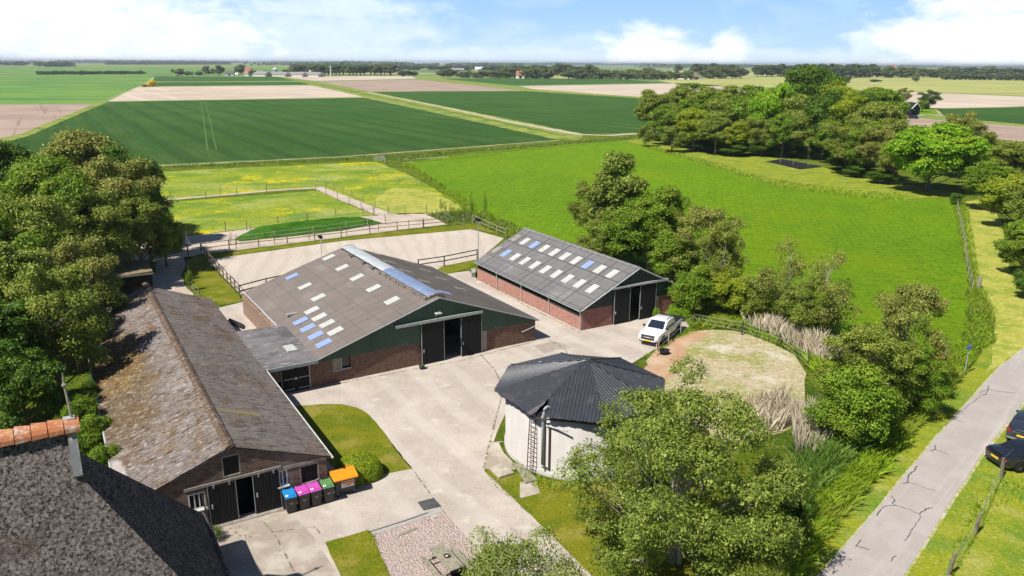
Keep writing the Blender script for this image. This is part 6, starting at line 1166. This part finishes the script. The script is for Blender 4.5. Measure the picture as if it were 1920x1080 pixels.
def wheel(parent, x, y, r, w=.24):
    s = 1 if y > 0 else -1
    m = MB(); k = 22; pr = [(r*.62, -w/2), (r*.94, -w/2), (r, -w*.3), (r, w*.3), (r*.94, w/2), (r*.62, w/2)]
    m.add([(x+q*math.cos(2*PI*i/k), y+z, r+q*math.sin(2*PI*i/k)) for q, z in pr for i in range(k)], [(a*k+i, a*k+(i+1) % k, (a+1)*k+(i+1) % k, (a+1)*k+i) for a in range(5) for i in range(k)])
    t = m.build('wheel', 'rubber', parent, True); m = MB(); yo = y+s*w*.40
    m.add([(x+.6*r*math.cos(2*PI*i/k), yo-s*.03, r+.6*r*math.sin(2*PI*i/k)) for i in range(k)], [tuple(range(k))])
    for i in range(5):
        a = 2*PI*i/5; c, sn = math.cos(a), math.sin(a); m.add([(x-sn*.05, yo, r+c*.05), (x+sn*.05, yo, r-c*.05), (x+c*r*.62+sn*.04, yo, r+sn*r*.62-c*.04), (x+c*r*.62-sn*.04, yo, r+sn*r*.62+c*.04)], [(0, 1, 2, 3)])
    m.tube([(x, yo-s*.04, r), (x, yo+s*.01, r)], r*.15, 8); m.build('rim', 'alloy', t); return t
def poly(parent, name, mat, pts): m = MB(); m.add(pts, [tuple(range(len(pts)))]); return m.build(name, mat, parent)
def arch(parent, x, y, r):
    s = 1 if y > 0 else -1; k = 16; m = MB(); m.add([(x+r*math.cos(PI*i/k), y, r*.86+r*math.sin(PI*i/k)) for i in range(k+1)]+[(x-r, y, .3), (x+r, y, .3)], [tuple(range(k+1))+(k+1, k+2)]); return m.build('wheel_arch', 'plastic_black', parent)
def pickup():
    a, b = G(1238, 640), G(1271, 614); hd = math.atan2((a-b).y, (a-b).x); c = (a+b)/2
    side = Vector((-math.sin(hd), math.cos(hd), 0)); t = empty('pickup_truck', c-side*.80 if False else c+side*(-.80)+Vector((-.2, -1.0, 0)), hd, 'white double cab pickup with black load cover parked by the smaller barn', 'pickup')
    t.scale = (1.09, 1.0, .95)
    # local +x = front ; contact of the near (left-hand in photo) wheels fixes the position
    W = .94
    hull([(-2.62, .86, .55, 1.02, .84), (-2.58, .90, .45, 1.10, .88), (-2.0, .93, .42, 1.12, .90), (-1.0, .94, .38, 1.12, .90), (0, .94, .36, 1.12, .90), (.9, .94, .36, 1.12, .88), (1.2, .94, .38, 1.14, .86), (2.0, .93, .42, 1.08, .82), (2.4, .90, .42, 1.00, .76), (2.56, .82, .45, .92, .68), (2.66, .66, .50, .80, .58)], 'body', 'paint_white', t)
    cab = hull([(-1.02, .86, 1.06, 1.10, .84), (-.92, .85, 1.06, 1.66, .66), (-.75, .85, 1.06, 1.74, .66), (0, .86, 1.06, 1.79, .67), (.38, .86, 1.06, 1.77, .66), (.56, .86, 1.06, 1.68, .64), (1.22, .84, 1.06, 1.14, .80)], 'cab', 'paint_white', t)
    poly(t, 'windscreen', 'car_glass', [(1.20, .70, 1.19), (1.20, -.70, 1.19), (.60, -.60, 1.70), (.60, .60, 1.70)]); poly(t, 'rear_window', 'car_glass', [(-1.015, -.66, 1.22), (-1.015, .66, 1.22), (-.935, .56, 1.60), (-.935, -.56, 1.60)])
    for s in (-1, 1):
        poly(t, 'side_window', 'car_glass', [(1.0, s*.868, 1.18), (.18, s*.885, 1.17), (.18, s*.745, 1.66), (.50, s*.735, 1.63)][::s]); poly(t, 'side_window', 'car_glass', [(.12, s*.885, 1.17), (-.80, s*.868, 1.18), (-.72, s*.745, 1.62), (.12, s*.745, 1.66)][::s])
        m = MB(); m.box(1.0, 1.13, min(s*.92, s*1.12), max(s*.92, s*1.12), 1.16, 1.34); bevel(m.build('mirror', 'plastic_black', t), .03)
        m = MB(); m.tube([(-.7, s*.62, 1.80), (.4, s*.63, 1.84)], .022, 5); m.build('roof_rail', 'plastic_black', t)
        for x in (1.62, -1.58): arch(t, x, s*.945, .46); wheel(t, x, s*.84, .39, .26)
        m = MB(); m.box(.05, .2, min(s*.93, s*.96), max(s*.93, s*.96), .98, 1.01); m.box(-.75, -.6, min(s*.93, s*.96), max(s*.93, s*.96), .98, 1.01); m.build('door_handle', 'plastic_black', t)
        poly(t, 'headlight', 'lamp_clear', [(2.47, s*.86, .86), (2.61, s*.56, .86), (2.57, s*.56, .98), (2.38, s*.86, 1.0)][::-s]); poly(t, 'taillight', 'lamp_red', [(-2.62, s*.90, .70), (-2.62, s*.76, .70), (-2.60, s*.76, 1.05), (-2.60, s*.90, 1.05)][::s])
        m = MB(); m.box(-.95, 1.15, min(s*.92, s*1.0), max(s*.92, s*1.0), .34, .38); m.build('side_step', 'plastic_black', t)
    m = MB(); m.prism([(2.69, .66), (2.66, .80), (2.56, 1.0), (2.5, 1.0), (2.6, .66)], -.58, .58); m.build('grille', 'plastic_black', t); MB().box(2.66, 2.69, -.5, .5, .80, .835).build('grille_bar', 'chrome', t)
    m = MB(); m.box(2.56, 2.64, -.7, .7, .42, .56); m.build('lower_bumper', 'plastic_black', t); MB().box(2.665, 2.69, -.27, .27, .52, .63).build('number_plate', 'plate_yellow', t)
    m = MB(); m.prism([(-2.58, 1.125), (-1.06, 1.125), (-1.06, 1.20), (-1.5, 1.23), (-2.56, 1.19)], -.87, .87); m.build('load_cover', 'plastic_black', t)
    m = MB(); m.tube([(-1.1, -.7, 1.15), (-1.35, -.66, 1.36), (-1.45, -.5, 1.42), (-1.45, .5, 1.42), (-1.35, .66, 1.36), (-1.1, .7, 1.15)], .04, 6); m.build('sports_bar', 'plastic_black', t)
    return t
pickup()
def coupe():
    rl, rr = G(1848, 866), G(1884, 880); d = rr-rl; c = (rl+rr)/2; hd = math.atan2(d.y, d.x)+PI/2; hd = rad(8)
    t = empty('car', (0, 0, 0), hd, 'black low coupe with fastback rear parked on the verge', 'car')
    hull([(-2.26, .62, .42, .72, .58), (-2.2, .80, .32, .84, .74), (-2.0, .90, .26, .91, .80), (-1.5, .95, .22, .94, .80), (-.8, .95, .2, .92, .80), (0, .93, .2, .90, .78), (.9, .93, .2, .88, .76), (1.5, .94, .22, .84, .72), (2.0, .88, .26, .74, .62), (2.3, .7, .32, .62, .5)], 'body', 'paint_black', t)
    hull([(-1.55, .74, .86, .92, .66), (-1.1, .78, .86, 1.12, .58), (-.6, .79, .86, 1.27, .54), (-.2, .79, .86, 1.31, .53), (.2, .79, .86, 1.28, .54), (1.05, .76, .84, .90, .66)], 'cabin', 'paint_black', t)
    poly(t, 'rear_window', 'car_glass', [(-1.42, -.55, .975), (-1.42, .55, .975), (-.66, .46, 1.275), (-.66, -.46, 1.275)][::-1]); poly(t, 'windscreen', 'car_glass', [(.98, .58, .94), (.98, -.58, .94), (.26, -.48, 1.29), (.26, .48, 1.29)])
    for s in (-1, 1):
        poly(t, 'side_window', 'car_glass', [(.85, s*.79, .95), (-1.0, s*.80, .96), (-.6, s*.665, 1.20), (.15, s*.665, 1.23)][::s])
        for x in (1.38, -1.36): arch(t, x, s*.955, .38); wheel(t, x, s*.86, .335, .23)
        poly(t, 'taillight', 'lamp_red', [(-2.225, s*.82, .66), (-2.262, s*.52, .68), (-2.235, s*.52, .80), (-2.14, s*.86, .82)][::s]); m = MB(); m.box(.65, .78, min(s*.88, s*1.03), max(s*.88, s*1.03), .93, 1.03); bevel(m.build('mirror', 'paint_black', t), .03)
        m = MB(); m.tube([(-2.24, s*.5, .3), (-2.1, s*.5, .3)], .05, 8); m.build('exhaust', 'chrome', t)
    MB().box(-2.275, -2.262, -.27, .27, .54, .65).build('number_plate', 'plate_yellow', t); m = MB(); m.prism([(-2.16, .885), (-1.95, .915), (-1.95, .94), (-2.18, .925)], -.62, .62); m.build('spoiler', 'paint_black', t)
    m = MB(); m.box(-2.24, -2.1, -.7, .7, .24, .34); m.build('rear_diffuser', 'plastic_black', t)
    f = Vector((math.cos(hd), math.sin(hd), 0)); s_ = Vector((-f.y, f.x, 0)); t.location = G(1866, 874)+f*2.15+s_*.05
coupe()
def suv():
    hd = rad(44); t = empty('car', (0, 0, 0), hd, 'dark blue tall hatchback parked behind the black coupe', 'car')
    hull([(-2.05, .74, .45, .95, .72), (-2.0, .84, .3, 1.02, .8), (-1.5, .88, .25, 1.02, .82), (0, .89, .24, 1.0, .82), (1.2, .88, .25, .98, .78), (1.9, .82, .3, .84, .68), (2.15, .66, .38, .7, .5)], 'body', 'paint_blueblack', t)
    hull([(-2.0, .80, .98, 1.02, .74), (-1.75, .80, .98, 1.50, .62), (-1.6, .8, .98, 1.55, .62), (-.4, .82, .96, 1.6, .63), (.3, .82, .94, 1.53, .62), (1.15, .78, .92, 1.0, .7)], 'cabin', 'paint_blueblack', t)
    poly(t, 'rear_window', 'car_glass', [(-1.985, -.62, 1.08), (-1.985, .62, 1.08), (-1.775, .54, 1.47), (-1.775, -.54, 1.47)][::-1]); poly(t, 'windscreen', 'car_glass', [(1.1, .62, 1.04), (1.1, -.62, 1.04), (.36, -.56, 1.52), (.36, .56, 1.52)])
    for s in (-1, 1):
        poly(t, 'side_window', 'car_glass', [(.9, s*.83, 1.04), (-1.75, s*.825, 1.06), (-1.55, s*.685, 1.44), (.25, s*.69, 1.47)][::s])
        for x in (1.32, -1.3): arch(t, x, s*.895, .39); wheel(t, x, s*.8, .335, .22)
        m = MB(); m.box(-2.06, -1.9, min(s*.62, s*.84), max(s*.62, s*.84), .78, 1.04); bevel(m.build('taillight', 'lamp_red', t), .02); m = MB(); m.box(.75, .9, min(s*.88, s*1.08), max(s*.88, s*1.08), 1.0, 1.14); bevel(m.build('mirror', 'paint_blueblack', t), .03)
    MB().box(-2.075, -2.055, -.27, .27, .62, .73).build('number_plate', 'plate_yellow', t); m = MB(); m.box(-2.1, -1.95, -.78, .78, .36, .5); bevel(m.build('rear_bumper', 'chrome', t), .03); MB().box(-2.07, -2.05, -.5, .5, .84, .88).build('trim_strip', 'chrome', t)
    f = Vector((math.cos(hd), math.sin(hd), 0)); t.location = G(1912, 838)+f*2.05
suv()
# ------------------------------------------------------------------ far buildings
def house(u, vb, wpx, hpx, deep, ang, roof, wall, label, cat='farm building', group=None, roof_f=.55, name='farm_building', win=0):
    """wpx wide gable/long side facing the camera, hpx total height"""
    p = G(u, vb); d = math.hypot(p.y, HC); W = wpx*d/F; Ht = hpx*d/F; D = W*deep; t = empty(name, p, ang, label, cat, group); e = Ht*(1-roof_f)
    m = MB()
    if D > W: m.prism([(-W/2, 0), (W/2, 0), (W/2, e), (0, Ht*.97), (-W/2, e)], 0, D)
    else: m.prism([(0, 0), (D, 0), (D, e), (D/2, Ht*.97), (0, e)], -W/2, W/2, 'x')
    m.build('wall', wall, t); m = MB(); o = W*.04
    if D > W:
        for s in (-1, 1): m.add([(s*(W/2+o), -o, e-.1), (s*(W/2+o), D+o, e-.1), (0, D+o, Ht), (0, -o, Ht), (s*(W/2+o), -o, e+.1), (s*(W/2+o), D+o, e+.1), (0, D+o, Ht+.25), (0, -o, Ht+.25)], [(0, 1, 2, 3), (7, 6, 5, 4), (0, 3, 7, 4), (1, 5, 6, 2), (0, 4, 5, 1)])
    else:
        for y0, y1 in ((-o, D/2), (D+o, D/2)): m.add([(-W/2-o, y0, e-.1), (W/2+o, y0, e-.1), (W/2+o, y1, Ht), (-W/2-o, y1, Ht), (-W/2-o, y0, e+.1), (W/2+o, y0, e+.1), (W/2+o, y1, Ht+.25), (-W/2-o, y1, Ht+.25)], [(0, 1, 2, 3), (7, 6, 5, 4), (0, 3, 7, 4), (1, 5, 6, 2), (0, 4, 5, 1)])
    m.build('roof', roof, t)
    m = MB(); m.box(-W*.12, W*.12, -.08, -.02, 0, e*.8); m.build('door', 'dark_void', t)
    for i in range(win): x = (-W/2+W*(i+1)/(win+1)); MB().box(x-W*.04, x+W*.04, -.09, -.03, e*.35, e*.75).build('window', 'glass_dark', t)
    return t
GB = 'grey barns of the far farm'
house(504, 143.5, 17, 9, 3.0, rad(62), 'far_roof_grey', 'far_wall_pale', 'leftmost grey roofed far barn with pale gable next to the round silo', group=GB)
house(540, 143.8, 15, 8, 3.0, rad(62), 'far_roof_grey', 'far_wall_pale', 'second grey roofed far barn right of the round silo', group=GB)
house(572, 144, 15, 8, 3.0, rad(62), 'far_roof_grey', 'far_wall_pale', 'third grey roofed far barn before the dense tree row', group=GB)
house(603, 144, 18, 8, 3.0, rad(62), 'far_roof_grey', 'far_wall_pale', 'rightmost grey roofed far barn next to the white wind turbine', group=GB)
house(430, 142, 15, 7.5, .9, rad(10), 'far_roof_dark', 'far_wall_white', 'small far shed with dark curved roof left of the red farmhouse'); house(443, 142, 5, 5, .9, 0, 'far_wall_white', 'far_wall_white', 'tiny white far shed beside the dark roofed one')
house(463, 142, 13, 14, .8, rad(-20), 'far_roof_red', 'far_wall_brick', 'steep red roofed far farmhouse', 'farmhouse', roof_f=.7, win=2)
def far_silo():
    p = G(516.5, 142.5); d = p.y; r = 4.3*d/F; h = 12*d/F; t = empty('silo', p, 0, 'round metallic far silo with pale cone roof', 'silo'); m = MB(); m.lathe([(r, 0), (r, h)], 24); m.build('shell', 'silver', t, True); m = MB(); m.lathe([(r*1.05, h), (.2, h*1.22)], 24); m.build('roof', 'far_wall_white', t)
    p = G(582.5, 143); d = p.y; r = 2.4*d/F; h = 8*d/F; t = empty('silo', p, 0, 'narrow cream far silo between the grey barns', 'silo'); m = MB(); m.lathe([(r, 0), (r, h), (r*.7, h*1.25), (.1, h*1.35)], 16); m.build('shell', 'far_wall_pale', t, True); m = MB(); m.lathe([(r*1.03, h*.5), (r*1.03, h*.54)], 16); m.build('hoop', 'far_roof_grey', t)
    p = G(620.5, 144); d = p.y; h = 18*d/F; t = empty('wind_turbine', p, 0, 'small white wind turbine beside the far grey barns', 'wind turbine'); m = MB(); m.tube([(0, 0, 0), (0, 0, h)], [.8, .5], 8); m.build('mast', 'far_wall_white', t)
    m = MB(); m.box(-.6, .6, -1.2, 1.0, h-.4, h+.6); hb = m.build('nacelle', 'far_wall_white', t)
    for a in (80, 200, 320): m = MB(); m.add([(-.2, -1.3, h), (.2, -1.3, h), (math.cos(rad(a))*3.4, -1.3, h+math.sin(rad(a))*3.4), (math.cos(rad(a))*.5, -1.25, h+math.sin(rad(a))*.5+.4)], [(0, 1, 2), (0, 2, 3)]); m.build('blade', 'far_wall_white', t)
far_silo()
for a in [(118, 125, 30, 3.5, .5, 0, 'far_roof_dark', 'far_wall_white', 'long low dark roofed farm between trees at the far left'), (858, 134, 22, 6, .4, 0, 'far_roof_grey', 'far_wall_pale', 'long pale barn behind the rounded trees of the hamlet'), (900, 133, 16, 7, .6, .2, 'far_wall_white', 'far_wall_white', 'white roofed far building behind the hamlet'),
          (893, 146, 14, 6, .8, .1, 'far_roof_red', 'far_wall_brick', 'small brown roofed cottage in the hamlet gardens'), (976, 147, 17, 13, .7, -.2, 'far_roof_red', 'far_wall_white', 'far house with orange roof and white gable in the central treeline'), (1033, 145, 15, 8, 1.6, rad(50), 'far_roof_dark', 'far_wall_pale', 'far barn with steep blue grey roof right of the orange roofed house'),
          (1183, 139, 26, 5, .5, 0, 'far_wall_white', 'far_wall_white', 'long white far shed above the low belt'), (1306, 149, 30, 12, 1.4, rad(30), 'far_roof_red', 'far_wall_white', 'white gabled far farm at the left of the yellow field'), (1398, 138, 10, 5, .6, 0, 'far_wall_white', 'far_wall_white', 'small white far building in the gap of the tree rows'),
          (1583, 145, 12, 9, .8, 0, 'far_wall_white', 'far_wall_brick', 'small far house at the foot of the tall dark block'), (1643, 144, 9, 6, .8, 0, 'far_wall_pale', 'far_wall_pale', 'tiny pale far house in the green belt'), (1675, 131, 10, 9, .8, 0, 'far_roof_red', 'far_wall_brick', 'far brick house peeping over the green belt'), (1785, 135, 14, 7, .8, 0, 'far_wall_white', 'far_wall_white', 'far white house among hazy trees at the right'), (1800, 134.5, 26, 7, .5, 0, 'far_roof_grey', 'far_wall_pale', 'large pale far hall among hazy trees at the right'), (1835, 140, 22, 4, .5, 0, 'far_roof_red', 'far_wall_brick', 'long red roofed far building behind the right hedge line')]:
    house(*a, win=2, roof_f=.6)
house(1715, 218, 25, 23, 1.3, rad(28), 'black_barn', 'black_barn', 'black wooden gabled shed with white roof edge beyond the grove', 'shed', roof_f=.42, name='shed')
house(1696, 212, 16, 17, 1.6, rad(28), 'far_roof_dark', 'black_barn', 'black wooden shed with grey roof left of the gabled one', 'shed', roof_f=.45, name='shed')
house(1658, 214, 20, 22, 1.3, rad(28), 'far_roof_red', 'black_barn', 'dark house half hidden by the right end of the grove', 'house', roof_f=.45, name='house')
def trims():
    for nm, u, vb, wpx, hpx, rf in (('verge', 1715, 218, 25, 23, .42), ('verge', 1658, 214, 20, 22, .45)):
        r = [o for o in bpy.data.objects if o.parent is None and (o.location-G(u, vb)).length < .01][0]; d = math.hypot(G(u, vb).y, HC); W = wpx*d/F; Ht = hpx*d/F; e = Ht*(1-rf); o_ = W*.05; m = MB()
        for s in (-1, 1): m.tube([(s*(W/2+o_), -o_*1.1, e), (0, -o_*1.1, Ht+.1)], .22, 4)
        m.build('verge_board', 'far_wall_white', r)
trims()
def far_car(u, v, ang, mat, label):
    t = empty('car', G(u, v), ang, label, 'car'); hull([(-2.1, .8, .3, .9, .75), (-1.5, .88, .25, 1.0, .8), (1.2, .88, .25, .95, .76), (2.1, .7, .3, .75, .6)], 'body', mat, t); hull([(-1.9, .78, .95, 1.0, .7), (-1.5, .78, .95, 1.5, .6), (.2, .78, .95, 1.5, .6), (1.1, .76, .9, 1.0, .66)], 'cabin', 'car_glass', t)
    for s in (-1, 1):
        for x in (1.3, -1.3): wheel(t, x, s*.8, .33, .22)
far_car(1712, 223, rad(150), 'paint_black', 'dark car parked before the black gabled shed')
t = empty('garden_table', G(1727, 219), 0, 'white garden furniture right of the black gabled shed', 'garden furniture'); m = MB(); m.box(-1.6, 1.6, -.6, .6, .7, .8); m.build('table_top', 'far_wall_white', t)
for x in (-1.3, 1.3): MB().box(x-.1, x+.1, -.4, .4, 0, .7).build('leg', 'far_wall_white', t)
far_car(333, 142.5, 0, 'paint_black', 'dark tiny car or trailer at the left end of the far farm')
# ------------------------------------------------------------------ air
def haze():
    m = bpy.data.materials.new('haze'); m.use_nodes = True; nt = m.node_tree; nt.nodes.clear(); v = nt.nodes.new('ShaderNodeVolumePrincipled'); v.inputs['Color'].default_value = (.80, .88, 1, 1); v.inputs['Density'].default_value = HAZE; v.inputs['Anisotropy'].default_value = .2
    o = nt.nodes.new('ShaderNodeOutputMaterial'); nt.links.new(v.outputs[0], o.inputs['Volume']); MATS['haze'] = m
    b = MB().box(-19500, 19500, -500, 20500, -1, 46); o = b.build('haze', 'haze'); struct(o, 'stuff', 'thin blue haze in the far distance', 'haze')
HAZE = 0.00009
if HAZE: haze()
